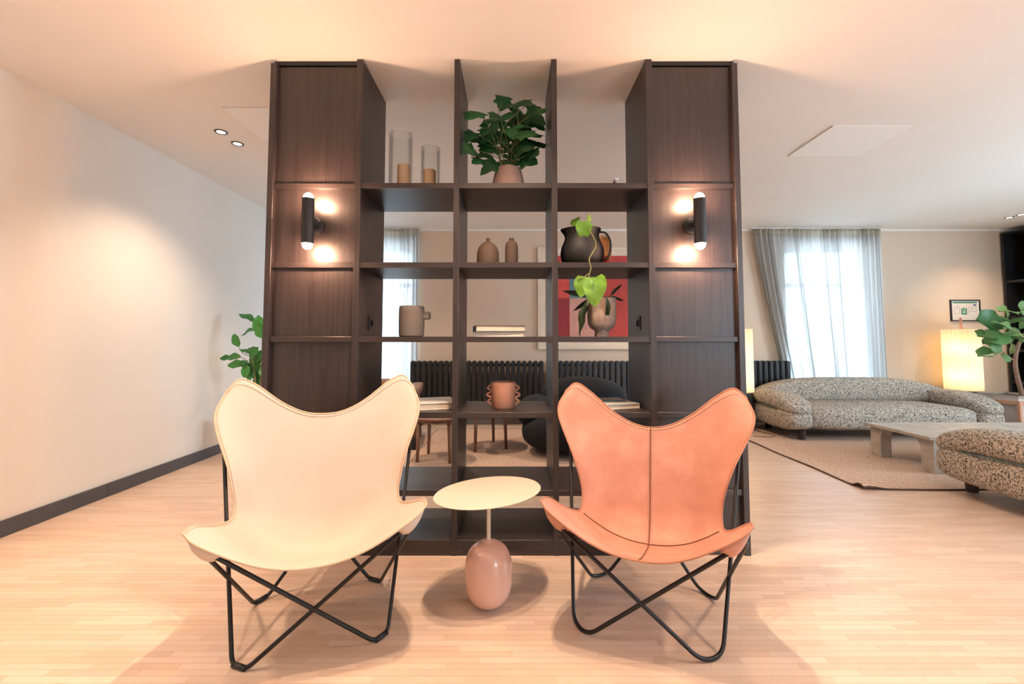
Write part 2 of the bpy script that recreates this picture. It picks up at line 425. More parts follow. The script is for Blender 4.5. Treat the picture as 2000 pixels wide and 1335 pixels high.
for y, x in cells[300:]:
    k = len(vs); vs += plank_verts(x - fx, y - fy, .12); fs += [tuple(k + q for q in f_) for f_ in PF]
pf = link('plank_field', me_from('plank_field', vs, fs, M['floor']), floor); pf['kind'] = 'stuff'

# ------------------------------------------------------------------ ceiling fittings
def hatch(x0, x1, y0, y1, label):
    h = thing('ceiling_hatch', label, 'ceiling panel', ((x0 + x1) / 2, (y0 + y1) / 2, CEIL - .006))
    a, b = (x1 - x0) / 2, (y1 - y0) / 2
    box('panel', -a + .006, a - .006, -b + .006, b - .006, -.002, .006, M['hatch'], h)
    bm = bmesh.new()
    for q in ((-a, a, -b, -b + .004), (-a, a, b - .004, b), (-a, -a + .004, -b, b), (a - .004, a, -b, b)): add_box(bm, *q, .001, .006)
    bm_obj('rim', bm, M['ceil'], h)
hatch(2.28, 2.86, 3.16, 3.69, 'pale square access panel in the ceiling above the lounge sofas')
hatch(-1.90, -1.36, 2.9, 3.40, 'white ceiling access panel between the recessed downlights and the dark bookcase')
LT = 'recessed round downlight of a pair in the ceiling '
def downlight(x, y, label, watts=DOWN_W, group=None, angle=115):
    d = thing('recessed_downlight', label, 'downlight', (x, y, CEIL - .004), group=group)
    lathe('ring', [(.028, .0035), (.030, -.001), (.041, -.002), (.045, .001), (.045, .004)], M['chrome'], d, 28)
    lathe('lens', [(0, .001), (.035, .001), (.035, .003), (0, .003)], M['lens'], d, 24)
    ld = bpy.data.lights.new('downlight_spot', 'SPOT'); ld.energy = watts; ld.color = WARM; ld.spot_size = R(angle); ld.spot_blend = .85
    ld.shadow_soft_size = .014
    o = bpy.data.objects.new('downlight_beam', ld); COL.objects.link(o); o.parent = d; o.location = (0, 0, -.012)
for xy in ((-2.135, 3.26), (-2.135, 3.46)): downlight(*xy, LT + 'near the white wall', DOWN_W * .8, 'downlights near the white wall')
for xy in ((-.06, 1.50), (-.06, 1.72)): downlight(*xy, LT + 'above the small side table', DOWN_W * 1.4, 'downlights above the side table')
for xy in ((6.18, 5.45), (6.18, 5.58)): downlight(*xy, LT + 'in front of the black shelving', DOWN_W * .45, 'downlights by the black shelving')
for xy in ((2.15, 1.2), (2.15, 1.4)): downlight(*xy, 'recessed downlight of the ceiling pair beside the leather chair', DOWN_W, 'downlights over the bare floor')
for xy in ((-2.1, 1.0), (-2.1, 1.2)): downlight(*xy, 'recessed downlight of the ceiling pair beside the cream chair', DOWN_W, 'downlights over the floor by the cream chair')
for k, x in enumerate((-1.6, .4, 2.6, 4.8)):
    downlight(x, -1.2, 'added fill downlight in the unseen ceiling row behind the viewer', DOWN_W * 1.3, 'added fill downlights behind the viewer')  # unseen row added behind the viewer for warm bounce fill
for xy in ((-1.0, 4.5), (-1.0, 4.7)): downlight(*xy, 'added fill downlight of the hidden ceiling pair above the brown leather armchair', DOWN_W * .8, 'added fill downlights above the leather armchair')  # hidden pair added to brighten the space behind the bookcase
for xy in ((1.6, 4.5), (1.6, 4.7)): downlight(*xy, 'added fill downlight of the hidden ceiling pair above the dark round armchair', DOWN_W * .8, 'added fill downlights above the round armchair')  # second added pair, out of sight, lighting the back wall behind the shelves
sd = thing('sprinkler_head', 'tiny round sprinkler head on the ceiling behind the bookcase', 'sprinkler', (.973, 4.246, CEIL))
lathe('escutcheon', [(.0, 0), (.04, 0), (.036, -.008), (.012, -.012), (0, -.012)], M['hatch'], sd, 20)
lathe('nozzle', [(0, -.012), (.008, -.012), (.008, -.03), (.018, -.032), (.018, -.035), (0, -.035)], M['chrome'], sd, 14)

# ------------------------------------------------------------------ dark bookcase
BY0, BY1 = 2.395, 2.85
bc = thing('bookcase', 'floor-to-ceiling dark stained oak room divider with open shelves and panelled sides', 'bookcase', (0, 0, 0))
SH = [1.945, 1.516, 1.1215, .7265, .328, .078]; TH = .029
UP = [(-1.312, -1.280), (-.843, -.811), (-.313, -.283), (.213, .243), (.727, .760), (1.195, 1.225)]
for i, (a, b) in enumerate(UP):
    box('upright', a, b, BY0, BY1, 0, CEIL - (.022 if i in (0, 5) else .001), M['oak'], bc, bevel=.0012, seg=1)
for (a, b) in ((UP[1][1], UP[2][0]), (UP[2][1], UP[3][0]), (UP[3][1], UP[4][0])):
    for z in SH: box('shelf_board', a, b, BY0 + .004, BY1 - .002, z - TH, z, M['oak_h'], bc, bevel=.001, seg=1)
    box('plinth', a, b, BY0 + .004, BY0 + .03, 0, SH[-1] - TH, M['oak_h'], bc)
    box('plinth', a, b, BY1 - .03, BY1 - .004, 0, SH[-1] - TH, M['oak_h'], bc)
for (a, b) in ((UP[0][1], UP[1][0]), (UP[4][1], UP[5][0])):
    zt = [CEIL - .03] + SH
    for k in range(len(SH)):
        hi = zt[k] - (0 if k == 0 else TH); lo = SH[k]
        box('panel', a, b, BY0 + .028, BY0 + .046, lo, hi, M['oak'], bc)
        box('back_panel', a, b, BY1 - .04, BY1 - .022, lo, hi, M['oak'], bc)
        box('rail', a, b, BY0 + .010, BY0 + .046, lo - TH, lo, M['oak_h'], bc, bevel=.002, seg=1)
        box('back_rail', a, b, BY1 - .04, BY1 - .008, lo - TH, lo, M['oak_h'], bc)
    box('plinth', a, b, BY0 + .012, BY0 + .046, 0, SH[-1] - TH, M['oak_h'], bc)
    box('top_filler', a - (.02 if a < 0 else 0), b + (.02 if a > 0 else 0), BY0 + .02, BY1 - .01, CEIL - .022, CEIL - .001, M['black_board'], bc)
# power sockets let into the inner faces
def socket(x, s, y, z):
    so = box('power_socket', -.004, .004, -.035, .035, 0, .082, M['socket'], bc, bevel=.002); so.location = (x + s * .003, y, z)
    bm = bmesh.new(); lathe_bm([(.022, 0), (.022, .006), (.017, .006), (.017, .001), (0, .001)], 20, bm)
    o = bm_obj('socket_ring', bm, M['black_paint'], so, smooth=False, loc=(s * .003, 0, .041), rot=(0, s * PI / 2, 0))
socket(UP[4][0], -1, 2.60, 1.16); socket(UP[1][1], 1, 2.60, 1.16)

# ------------------------------------------------------------------ wall lamps on the bookcase
def sconce(x, label):
    t_ = thing('wall_lamp', label, 'wall lamp', (x, BY0 + .0275, 1.715), group=None)
    lathe('wall_plate', [(0, 0), (.045, 0), (.045, .014), (.041, .018), (0, .018)], M['black_paint'], t_, 32, rot=(PI / 2, 0, 0))
    lathe('arm', [(.0, .018), (.013, .018), (.013, .085), (0, .085)], M['black_paint'], t_, 16, rot=(PI / 2, 0, 0))
    tb = lathe('tube', [(.026, -.118), (.030, -.118), (.030, .118), (.026, .118), (.026, .10), (.0, .10), ], M['black_paint'], t_, 28, loc=(0, -.108, 0))
    lathe('tube_floor', [(0, -.10), (.0262, -.10), (.0262, -.102), (0, -.102)], M['black_paint'], t_, 20, loc=(0, -.108, 0))
    for s in (1, -1):
        prof = [(0.0, .02)] + [(.0245 * math.cos(a), .024 + .0245 * math.sin(a)) for a in [k * PI / 2 / 8 for k in range(8)]] + [(0, .0485)]
        lathe('bulb', [(r, s * (z + .098)) for r, z in prof], M['bulb'], t_, 20, loc=(0, -.108, 0))
sconce(-1.052, 'black tubular wall lamp with two glowing bulbs on bookcase panel by the white wall')
sconce(.968, 'black tubular wall lamp with two glowing bulbs on bookcase panel near the curtained window')

# ------------------------------------------------------------------ butterfly chairs
HALF = [  # rows front -> top; u = 0, .25, .5, .75, .9, 1
 [(0, -.335, .350), (.085, -.345, .362), (.172, -.352, .394), (.264, -.357, .447), (.322, -.350, .484), (.355, -.318, .506)],
 [(0, -.200, .303), (.085, -.205, .313), (.170, -.210, .344), (.256, -.215, .402), (.316, -.215, .446), (.357, -.200, .476)],
 [(0, -.055, .263), (.080, -.055, .268), (.160, -.056, .290), (.236, -.060, .332), (.290, -.060, .372), (.316, -.060, .395)],
 [(0, .080, .236), (.078, .080, .242), (.155, .080, .262), (.222, .075, .297), (.268, .066, .330), (.292, .060, .350)],
 [(0, .160, .305), (.080, .158, .311), (.158, .153, .327), (.226, .140, .352), (.270, .122, .374), (.290, .110, .388)],
 [(0, .205, .410), (.083, .203, .416), (.163, .196, .430), (.235, .180, .446), (.280, .150, .457), (.301, .118, .463)],
 [(0, .240, .530), (.088, .240, .537), (.178, .235, .553), (.262, .215, .568), (.313, .175, .572), (.338, .128, .572)],
 [(0, .272, .632), (.098, .275, .645), (.202, .276, .688), (.312, .264, .738), (.388, .242, .760), (.430, .212, .752)],
 [(0, .295, .690), (.092, .300, .708), (.186, .305, .762), (.296, .312, .852), (.362, .312, .886), (.410, .298, .850)]]
WIDE = [.7, .8, .9, 1, 1, .95, .5, -.2, -.2]; LIFT = [0, .2, .7, 1, .9, .5, .3, .35, .5]
def sling_fn(dz):
    rows = []
    for i, row in enumerate(HALF):
        w_ = max(0, (i - 4) / 4); rr = []
        for k, (p, q, z) in enumerate(row):
            g_ = dz / .07; a_ = (0, .25, .5, .75, .9, 1)[k]
            rr.append(Vector((p + g_ * WIDE[i] * .030 * a_, q, z + dz * w_ * (1 - (k / 5) ** 1.5) + g_ * LIFT[i] * .055 * a_ * a_)))
        rows.append([Vector((-v_.x, v_.y, v_.z)) for v_ in rr[:0:-1]] + rr)
    US = [-1, -.9, -.75, -.5, -.25, 0, .25, .5, .75, .9, 1]
    def f(u, v_):
        cols = [cr([rows[j][k] for j in range(9)], v_) for k in range(11)]
        return cr(cols, u)
    return f
def chair(name, label, loc, yaw, dz, mat, edge, leather):
    c = thing(name, label, 'chair', loc, yaw)
    f = sling_fn(dz)
    sl = solid(link('sling', grid_mesh('sling', f, 60, 56, mat), c), .004, -1)
    # rolled edge round the sling
    e = [f(i / 60, 0) for i in range(61)] + [f(1, j / 56) for j in range(1, 57)] + [f(1 - i / 60, 1) for i in range(1, 61)] + [f(0, 1 - j / 56) for j in range(1, 56)]
    tube('edge_piping', e, .0032, edge, sl, 6, True)
    # pockets that hold the frame: underside of the front tips, rear of the top lobes
    for s in (-1, 1):
        def fp(a, b, s=s):
            u = .5 + s * .5 * (0.60 + .40 * a)
            top = f(u, 0.0); bk = f(u, .20)
            d = top.lerp(bk, b); sag = math.sin(PI * min(1, .12 + .88 * b)) * (.052 * math.sin(PI * min(1, a * 1.0 + .02) ** .8) + .004)
            return d + Vector((0, .006, -.006 - sag * (1 if b > 0 else 0) - (.0 if b == 0 else 0)))
        solid(link('front_pocket', grid_mesh('front_pocket', fp, 14, 12, mat), c), .003)
        def bp(a, b, s=s):
            u = .5 + s * .5 * (.55 + .45 * a)
            d = f(u, .80 + .20 * b); return d + Vector((0, .012 + .022 * math.sin(PI * b) * math.sin(PI * a), 0))
        solid(link('back_pocket', grid_mesh('back_pocket', bp, 12, 12, mat), c), .003)
    nrm = Vector((0, -.0022, .0022))
    if leather:
        tube('centre_seam', [f(.5, j / 60) + nrm for j in range(61)], .0022, M['thread_dark'], sl, 5)
        tube('cross_seam', [f(.08 + .84 * i / 50, .375) + nrm for i in range(51)], .0022, M['thread_dark'], sl, 5)
        for (u0, v0) in ((.508, None), (.492, None)):
            tube('stitching', [f(u0, j / 60) + nrm for j in range(61)], .0010, M['thread'], sl, 4)
        inner = [f(.022, j / 50) + nrm for j in range(0, 51)]
        tube('stitching', [f(.022, .02 + .95 * j / 60) + nrm for j in range(61)], .0010, M['thread'], sl, 4)
        tube('stitching', [f(.978, .02 + .95 * j / 60) + nrm for j in range(61)], .0010, M['thread'], sl, 4)
        tube('stitching', [f(.02 + .96 * j / 60, .975) + nrm for j in range(61)], .0010, M['thread'], sl, 4)
    else:
        tube('stitching', [f(.02 + .96 * j / 60, .978) + nrm for j in range(61)], .0011, M['canvas_edge'], sl, 4)
        tube('stitching', [f(.022, .02 + .95 * j / 60) + nrm for j in range(61)], .0011, M['canvas_edge'], sl, 4)
        tube('stitching', [f(.978, .02 + .95 * j / 60) + nrm for j in range(61)], .0011, M['canvas_edge'], sl, 4)
    # two bent rod loops
    RR = .0075
    for s in (-1, 1):
        Ff = Vector((s * .23, -.212, RR)); Bf = Vector((-s * .23, .212, RR))
        Bt = Vector((s * (.405 + dz * .35), .350, .845)); Ft = Vector((-s * .340, -.300, .452))
        def foot(F_, A_, B_):
            a = (A_ - F_); a.z = 0; a.normalize(); b = (B_ - F_); b.z = 0; b.normalize()
            d = (a - b); d.normalize(); h = .045 if leather else .032
            return [F_ + d * h, F_ - d * h]
        pts, rad = [], []
        for (F_, A_, B_, T_) in ((Ff, Ft, Bt, Bt), (Bf, Bt, Ft, Ft)):
            pts += foot(F_, A_, B_); rad += [.05, .05] if leather else [.028, .028]
            dirs = (F_ - T_).normalized(); pts += [T_]; rad += [.03]
        rod = tube('frame_rod', fillet(pts, rad, True), RR, M['black_metal'], c, 10, True)
        for F_, A_, B_ in () if leather else ((Ff, Ft, Bt), (Bf, Bt, Ft)):
            q = foot(F_, A_, B_); m_ = (q[0] + q[1]) / 2
            tube('foot_glide', [m_.lerp(q[0], .85) + Vector((0, 0, .0022)), m_.lerp(q[1], .85) + Vector((0, 0, .0022))], RR + .0021, M['black_paint'], rod, 10)
    return c
chair('butterfly_chair', 'cream canvas butterfly chair on black bent-rod frame, near the white wall', (-.772, 1.868, 0), .348, .07, M['canvas'], M['canvas_edge'], False)
chair('butterfly_chair', 'tan leather butterfly chair with stitched centre seam on black bent-rod frame', (.552, 1.911, 0), -.366, 0, M['leather'], M['leather_edge'], True)

# ------------------------------------------------------------------ side table
st = thing('side_table', 'small ivory side table with thin stem and pink egg-shaped base between the chairs', 'side table', (-.098, 1.96, 0))
pr = [(0, 0), (.04, 0)]
for k in range(0, 33):
    a = -PI / 2 + PI * k / 32
    r_, z_ = .1 * sgnpow(math.cos(a), .78), .131 + .131 * sgnpow(math.sin(a), .8)
    if r_ > .04 and z_ >= 0: pr.append((r_, z_))
lathe('base', pr + [(.03, .262), (0, .262)], M['table_base'], st, 48)
lathe('collar', [(.028, .2615), (.026, .264), (.012, .268), (.009, .272)], M['table_base'], st, 24)
lathe('stem', [(.0088, .262), (.0088, .446), (0, .446)], M['table_top'], st, 20)
bm = lathe_bm([(0, 0), (.97, 0), (.992, .0015), (1, .004), (.992, .0065), (.97, .008), (0, .008)], 72)
for v_ in bm.verts: v_.co.x *= .252; v_.co.y *= .187
tt = bm_obj('table_top', bm, M['table_top'], st, smooth=True, loc=(-.002, .05, .445), rot=(0, 0, R(39))); autosm(tt)

# ------------------------------------------------------------------ things on the shelves
def hurricane(x, y, r, h, cr_, ch, dx, label):
    z = SH[0]
    g = thing('hurricane_glass', label, 'candle holder', (x, y, z))
    lathe('glass_cylinder', [(0, .001), (r, .001), (r, h), (r - .003, h), (r - .003, .005), (0, .005)], M['glass'], g, 40)
    cnd = thing('pillar_candle', label.replace('clear glass hurricane cylinder', 'honey-coloured pillar candle').split(' holding')[0] + ' inside the ' + ('taller' if h > .33 else 'shorter') + ' glass cylinder', 'candle', (x + dx, y - .005, z + .0055))
    lathe('candle_body', [(0, 0), (cr_, 0), (cr_, ch - .004), (cr_ - .004, ch), (cr_ * .5, ch - .003), (0, ch - .004)], M['wax'], cnd, 28)
    lathe('wick', [(0, ch - .004), (.0015, ch - .004), (.0015, ch + .008), (0, ch + .008)], M['wick'], cnd, 6)
def at(px, py, Y):
    u = 667.5 + SHIFT * 2000 - py
    d = (px - 1000, FPX * math.cos(PITCH) - u * math.sin(PITCH), FPX * math.sin(PITCH) + u * math.cos(PITCH)); k = Y / d[1]
    return Vector((d[0] * k, Y, CAMZ + d[2] * k))
Yg = 2.64
x = at(783, 300, Yg).x; hurricane(x, Yg, .070, .380, .040, .182, .022, 'clear glass hurricane cylinder, the taller of two on the top shelf, holding a candle')
x = at(841, 320, Yg).x; hurricane(x, Yg, .057, .292, .038, .152, -.005, 'clear glass hurricane cylinder, the shorter of two on the top shelf, holding a candle')

# leaves ----------------------------------------------------
def leaf_mesh(name, outline, L, curl, fold, mat, n=10, m=4):
    """outline(t)->half width fraction, along +Y from the stalk"""
    def f(u, v_):
        s = u * 2 - 1; wv_ = outline(v_) * L
        return (s * wv_, v_ * L, -curl * L * v_ * v_ - abs(s) * wv_ * -fold + .045 * L * math.sin(v_ * 11 + s * 2.5) * abs(s))
    return grid_mesh(name, f, m, n, mat)
def star_leaf(name, L, mat, spikes, curl, fold):
    """lobed ivy-like leaf as a fan of points"""
    pts = [(0, 0)] + spikes + [(-x_, y_) for x_, y_ in spikes[-2::-1]]
    vs = [(0, .42 * L, .03 * L)]; fs = []
    ring = [(x_ * L, y_ * L, fold * abs(x_) * L - curl * L * (y_ ** 2)) for x_, y_ in pts]
    mid = [tuple(vs[0][k] * .45 + r_[k] * .55 + (.01 * L if k == 2 else 0) for k in range(3)) for r_ in ring]
    vs += mid + ring; n = len(ring)
    for i in range(n):
        j = (i + 1) % n; fs.append((0, 1 + i, 1 + j)); fs.append((1 + i, 1 + n + i, 1 + n + j, 1 + j))
    return me_from(name, vs, fs, mat, True)
IVY = [(.20, -.06), (.52, -.04), (.40, .20), (.56, .50), (.30, .58), (.22, .80), (0, 1.0)]
ivy = [star_leaf('ivy_leaf', 1, M['ivy'], IVY, c_, f_) for c_, f_ in ((.25, -.1), (.5, .15), (.1, -.25))]
ov = lambda t_: .30 * math.sin(PI * min(1, t_ * .97 + .02)) ** .7
fid = lambda t_: (.17 + .26 * t_ ** 1.2) * math.sin(PI * min(1, .06 + t_ * .94)) ** .45
heart = lambda t_: .44 * (math.sin(PI * min(1, (t_ * .86 + .14)) ** .75) ** .8)
lance = lambda t_: .11 * math.sin(PI * min(1, t_ * .96 + .03)) ** .8
fig_l = [leaf_mesh('fig_leaf', fid, 1, c_, f_, M['fig']) for c_, f_ in ((.25, .25), (.5, .1), (.1, .3))]
rub_l = [leaf_mesh('broad_leaf', ov, 1, c_, f_, M['rubber']) for c_, f_ in ((.25, .25), (.45, .1), (.1, .3))]
phi_l = [leaf_mesh('philodendron_leaf', heart, 1, c_, f_, M['philo']) for c_, f_ in ((.3, .2), (.15, .1))]
pra_l = [leaf_mesh('lance_leaf', lance, 1, c_, f_, M['prayer']) for c_, f_ in ((.35, .3), (.8, .2))]
def put_leaf(me, parent, base, direction, L, roll=0.0, up=Vector((0, 0, 1)), name='leaf'):
    y = Vector(direction).normalized(); x_ = y.cross(up)
    x_ = x_.normalized() if x_.length > 1e-4 else Vector((1, 0, 0)); z = x_.cross(y)
    m_ = Matrix((x_, y, z)).transposed().to_4x4() @ Matrix.Rotation(roll, 4, 'Y')
    o = link(name, me, parent); o.matrix_local = Matrix.Translation(base) @ m_ @ Matrix.Scale(L, 4)
    return o

# ivy-like plant on the top shelf
z0 = SH[0]; Yp = 2.60; x0 = at(993, 350, Yp).x
pot = thing('plant_pot', 'conical pinkish clay pot holding the leafy plant on the top shelf', 'pot', (x0, Yp, z0))
lathe('pot_body', [(0, 0), (.104, 0), (.102, .03), (.074, .150), (.070, .150), (.092, .03), (0, .012)], M['pot_pink'], pot, 36)
lathe('soil', [(0, .13), (.074, .13), (.07, .134), (0, .136)], M['soil'], pot, 24)
pl = thing('potted_plant', 'dark green plant with pointed lobed leaves, growing in the conical clay pot', 'plant', (x0, Yp, z0 + .134))
tg = [(925, 220, 50), (948, 240, 34), (992, 205, 48), (1022, 198, 44), (1040, 225, 46), (1052, 240, 40), (972, 240, 44), (1012, 236, 50), (930, 268, 46), (958, 262, 48), (990, 262, 46), (1030, 258, 46),
      (1052, 278, 44), (916, 290, 36), (940, 300, 40), (965, 290, 34), (1002, 285, 50), (1025, 285, 44), (1040, 298, 38), (958, 322, 40), (976, 315, 34), (1030, 310, 44), (1000, 305, 40), (988, 225, 42), (1044, 262, 42),
      (920, 262, 34), (948, 282, 42), (1014, 262, 46), (1034, 275, 44), (980, 277, 44), (968, 225, 34), (1008, 215, 40), (990, 318, 26), (982, 198, 36), (1035, 205, 36), (1056, 215, 32), (950, 252, 40), (1000, 250, 46), (1022, 245, 42), (935, 312, 34), (1018, 300, 38)]
bm = bmesh.new(); rnd = random.Random(3)
for i, (px, py, sz) in enumerate(tg):
    Y = Yp + rnd.uniform(-.13, .13); c3 = at(px, py, Y) - Vector((x0, Yp, z0 + .134))
    c3.x = min(max(c3.x, -.243), .183)
    L = sz * Y / FPX * 1.0
    out = Vector((c3.x * 1.4 + rnd.uniform(-.05, .05), -.10 + (Y - Yp) * .5, rnd.uniform(-.12, -.02)))
    if abs(c3.x) > .12: out.x *= .3
    d = out.normalized(); base = c3 - d * L * .45
    put_leaf(ivy[i % 3], pl, base, d, L, rnd.uniform(-.5, .5), up=Vector((rnd.uniform(-.4, .4), -.75, .6)))
    r0 = Vector((rnd.uniform(-.04, .04), rnd.uniform(-.03, .03), -.005)); m1 = Vector((r0.x * 1.5 + base.x * .25, r0.y * 1.3 + base.y * .3, base.z * .6))
    tube_bm(smooth_path([r0, m1, base], 9), .0018, 5, bm=bm)
bm_obj('stems', bm, M['stem'], pl, smooth=True)

def bottle(name, label, px, w_px, h_px, zsh, prof, mat, Y=2.58, cat='vase'):
    x_ = at(px, 500, Y).x; k = Y / FPX
    o = lathe(name, [(r * w_px * k / 2, z * h_px * k) for r, z in prof], mat, None, 40, loc=(x_, Y, zsh)); tag(o, label, cat); return o
B1 = [(0, 0), (.9, 0), (.98, .05), (1, .25), (.98, .5), (.85, .68), (.6, .80), (.3, .87), (.19, .90), (.17, .94), (.20, .99), (.16, 1), (.1, .99), (.1, .9), (0, .9)]
B2 = [(0, 0), (.88, 0), (.97, .04), (1, .4), (.98, .7), (.85, .84), (.55, .90), (.38, .92), (.36, .955), (.42, .99), (.36, 1), (.26, .99), (.26, .9), (0, .9)]
bottle('bud_vase', 'squat brown clay bottle vase with tiny neck, the wider of two', 953, 44, 58, SH[1], B1, M['brown_clay'])
bottle('bud_vase', 'slim brown clay bottle vase with tiny neck, the narrower of two', 999, 26, 58, SH[1], B2, M['brown_clay'])
# black jug with wide body
Yj = 2.56; kj = Yj / FPX; jx = at(1137, 470, Yj).x
jug = thing('black_jug', 'wide matt black clay jug with pouring lip holding a trailing vine', 'jug', (jx, Yj, SH[1]))
jp = [(0, 0), (28, 0), (36, 4), (41, 14), (43, 26), (41, 38), (36, 50), (33, 58), (33, 64), (36, 71), (37, 74), (34, 74), (31, 65), (33, 50), (39, 30), (33, 8), (0, 5)]
bm = lathe_bm([(r * kj, z * kj) for r, z in jp], 48)
for v_ in bm.verts:
    h_ = v_.co.z / kj
    if h_ > 56:
        a = math.atan2(v_.co.y, -v_.co.x); wgt = max(0, math.cos(a)) ** 6 * (h_ - 56) / 18
        v_.co.x -= wgt * 6 * kj
jb = bm_obj('jug_body', bm, M['black_clay'], jug, smooth=True); autosm(jb)
hp = [(34, 0, 70), (46, 0, 68), (54, 0, 56), (56, 0, 40), (52, 0, 22), (41, 0, 12)]
tube('handle', [Vector(p) * kj for p in smooth_path(hp, 24)], .006, M['black_clay'], jug, 10)
# amber glass behind the handle
ax = at(1172, 470, 2.70).x; ka = 2.70 / FPX
av = lathe('amber_vase', [(r * ka, z * ka) for r, z in [(0, 0), (14, 0), (21, 10), (23, 40), (21, 60), (15, 68), (13.5, 68), (19, 59), (21, 40), (19, 12), (0, 3)]], M['amber'], None, 8, loc=(ax, 2.70, SH[1]), smooth=False)
tag(av, 'faceted amber glass vase standing behind the black jug', 'vase')
# trailing vine
vine = thing('trailing_vine', 'bright green heart-leaved vine hanging out of the black jug', 'plant', (jx, Yj, SH[1] + 60 * kj))
o3 = Vector((jx, Yj, SH[1] + 60 * kj))
def vp(px, py, Y): return at(px, py, Y) - o3
main = [Vector((0, 0, -.06)), vp(1146, 438, 2.50), vp(1152, 450, 2.44), vp(1164, 478, 2.41), vp(1151, 505, 2.385), vp(1154, 522, 2.375), vp(1150, 540, 2.375), vp(1151, 552, 2.378)]
bm = tube_bm(smooth_path(main, 40), .0028, 6)
tube_bm(smooth_path([vp(1152, 532, 2.375), vp(1142, 540, 2.37), vp(1128, 546, 2.37)], 12), .0022, 6, bm=bm)
tube_bm(smooth_path([Vector((0, 0, -.06)), vp(1134, 437, 2.55), vp(1122, 434, 2.55)], 10), .0022, 6, bm=bm)
bm_obj('stems', bm, M['stem'], vine, smooth=True)
FU = Vector((0, -1, .15))
for k, (px, py, Y, dx, dz_, sz, rl) in enumerate([(1140, 432, 2.455, .0, -1, 38, .0), (1118, 440, 2.54, .5, .7, 22, -.7), (1148, 432, 2.47, .35, .9, 16, .8),
        (1142, 540, 2.37, -.25, -1, 42, .3), (1158, 544, 2.36, .12, -1, 54, -.15), (1165, 540, 2.375, .5, -1, 34, .5), (1150, 541, 2.38, .0, -1, 36, 0)]):
    put_leaf(phi_l[k % 2], vine, vp(px, py, Y), (dx, -.12, dz_), sz * Y / FPX, rl, FU)

# mug-like pitcher with stub handle
Ym = 2.57; km = Ym / FPX; mx_ = at(804, 625, Ym).x
mug = thing('clay_pitcher', 'grey-beige clay cylinder pitcher with a stubby square handle', 'pitcher', (mx_, Ym, SH[2]))
autosm(lathe('pitcher_body', [(r * km, z * km) for r, z in [(0, 0), (21, 0), (24, 2), (24.5, 10), (24.5, 50), (24, 58), (22.5, 60), (21, 59), (21, 6), (0, 5)]], M['clay'], mug, 44))
bm = bmesh.new(); add_box(bm, 22 * km, 36 * km, -8 * km, 8 * km, 34 * km, 49 * km)
bm_obj('handle', bm, M['clay'], mug, bevel=.009, seg=3)
# two books lying on the third shelf
def book(name, label, c, a, b, h, rz, cover, spine_on=-1, page=None):
    k = thing(name, label, 'book', c, rz); t2 = .0036
    box('pages', -a + .004, a - .004, -b + .004, b - .004, t2, h - t2, page or M['paper'], k)
    box('cover', -a, a, -b, b, 0, t2, cover, k, bevel=.0006, seg=1); box('cover', -a, a, -b, b, h - t2, h, cover, k, bevel=.0006, seg=1)
    x_ = -a if spine_on < 0 else a
    box('spine', min(x_, x_ + spine_on * .003), max(x_, x_ + spine_on * .003), -b, b, 0, h, cover, k, bevel=.0006, seg=1)
    return k
bx_ = at(973, 650, 2.56).x
book('art_book', 'pale book with white cover, the lower of two lying flat on the shelf', (bx_, 2.57, SH[2]), .135, .10, .027, .10, M['cover_white'])
b2 = book('art_book', 'thick book with dark cover and blue spine lying on a pale book', (bx_ + .003, 2.56, SH[2] + .027), .135, .098, .034, .14, M['cover_dark'])
box('spine_band', -.1395, -.138, -.097, .03, .003, .031, M['cover_blue'], b2); box('spine_label', -.1395, -.1379, .032, .09, .004, .030, M['cover_teal'], b2)
# footed pot with dark leaves
Yf_ = 2.60; kf = Yf_ / FPX; px_ = at(1175, 620, Yf_).x
pot = thing('footed_pot', 'speckled beige pot on a round foot, third shelf', 'pot', (px_, Yf_, SH[2]))
autosm(lathe('pot_body', [(r * kf, z * kf) for r, z in [(0, 0), (14, 0), (13.5, 10), (15, 13), (22, 17), (26.5, 25), (28, 40), (28, 75), (26, 75), (25.5, 40), (20, 20), (0, 16)]], M['pot_beige'], pot, 44))
lathe('soil', [(0, 66 * kf), (25.6 * kf, 66 * kf), (25.6 * kf, 67 * kf), (0, 70 * kf)], M['soil'], pot, 24)
pp = thing('calathea', 'dark drooping lance-leaved plant growing in the speckled footed pot', 'plant', (px_, Yf_, SH[2] + 69 * kf))
o4 = Vector((px_, Yf_, SH[2] + 69 * kf)); bm = bmesh.new()
for k, (px, py, qx, qy, Y, sz) in enumerate([(1150, 580, 1108, 567, 2.58, 46), (1152, 580, 1136, 612, 2.52, 40), (1150, 582, 1122, 640, 2.50, 66), (1158, 580, 1130, 600, 2.54, 40), (1192, 578, 1208, 556, 2.60, 30),
        (1188, 580, 1214, 582, 2.58, 34), (1184, 580, 1194, 606, 2.50, 34), (1186, 582, 1190, 622, 2.49, 40), (1170, 576, 1176, 556, 2.66, 36), (1160, 576, 1140, 556, 2.66, 36)]):
    a = at(px, py, Y) - o4; b_ = at(qx, qy, Y) - o4; d = (b_ - a); L = d.length
    put_leaf(pra_l[k % 2], pp, a, d + Vector((0, -.02, .0)), L * 1.12, (k % 3 - 1) * .5, Vector((0, -.8, .6)))
    tube_bm(smooth_path([Vector((rnd.uniform(-.02, .02), 0, -.01)), a * .5 + Vector((0, 0, .012)), a], 7), .0018, 5, bm=bm)
bm_obj('stems', bm, M['stem'], pp, smooth=True)
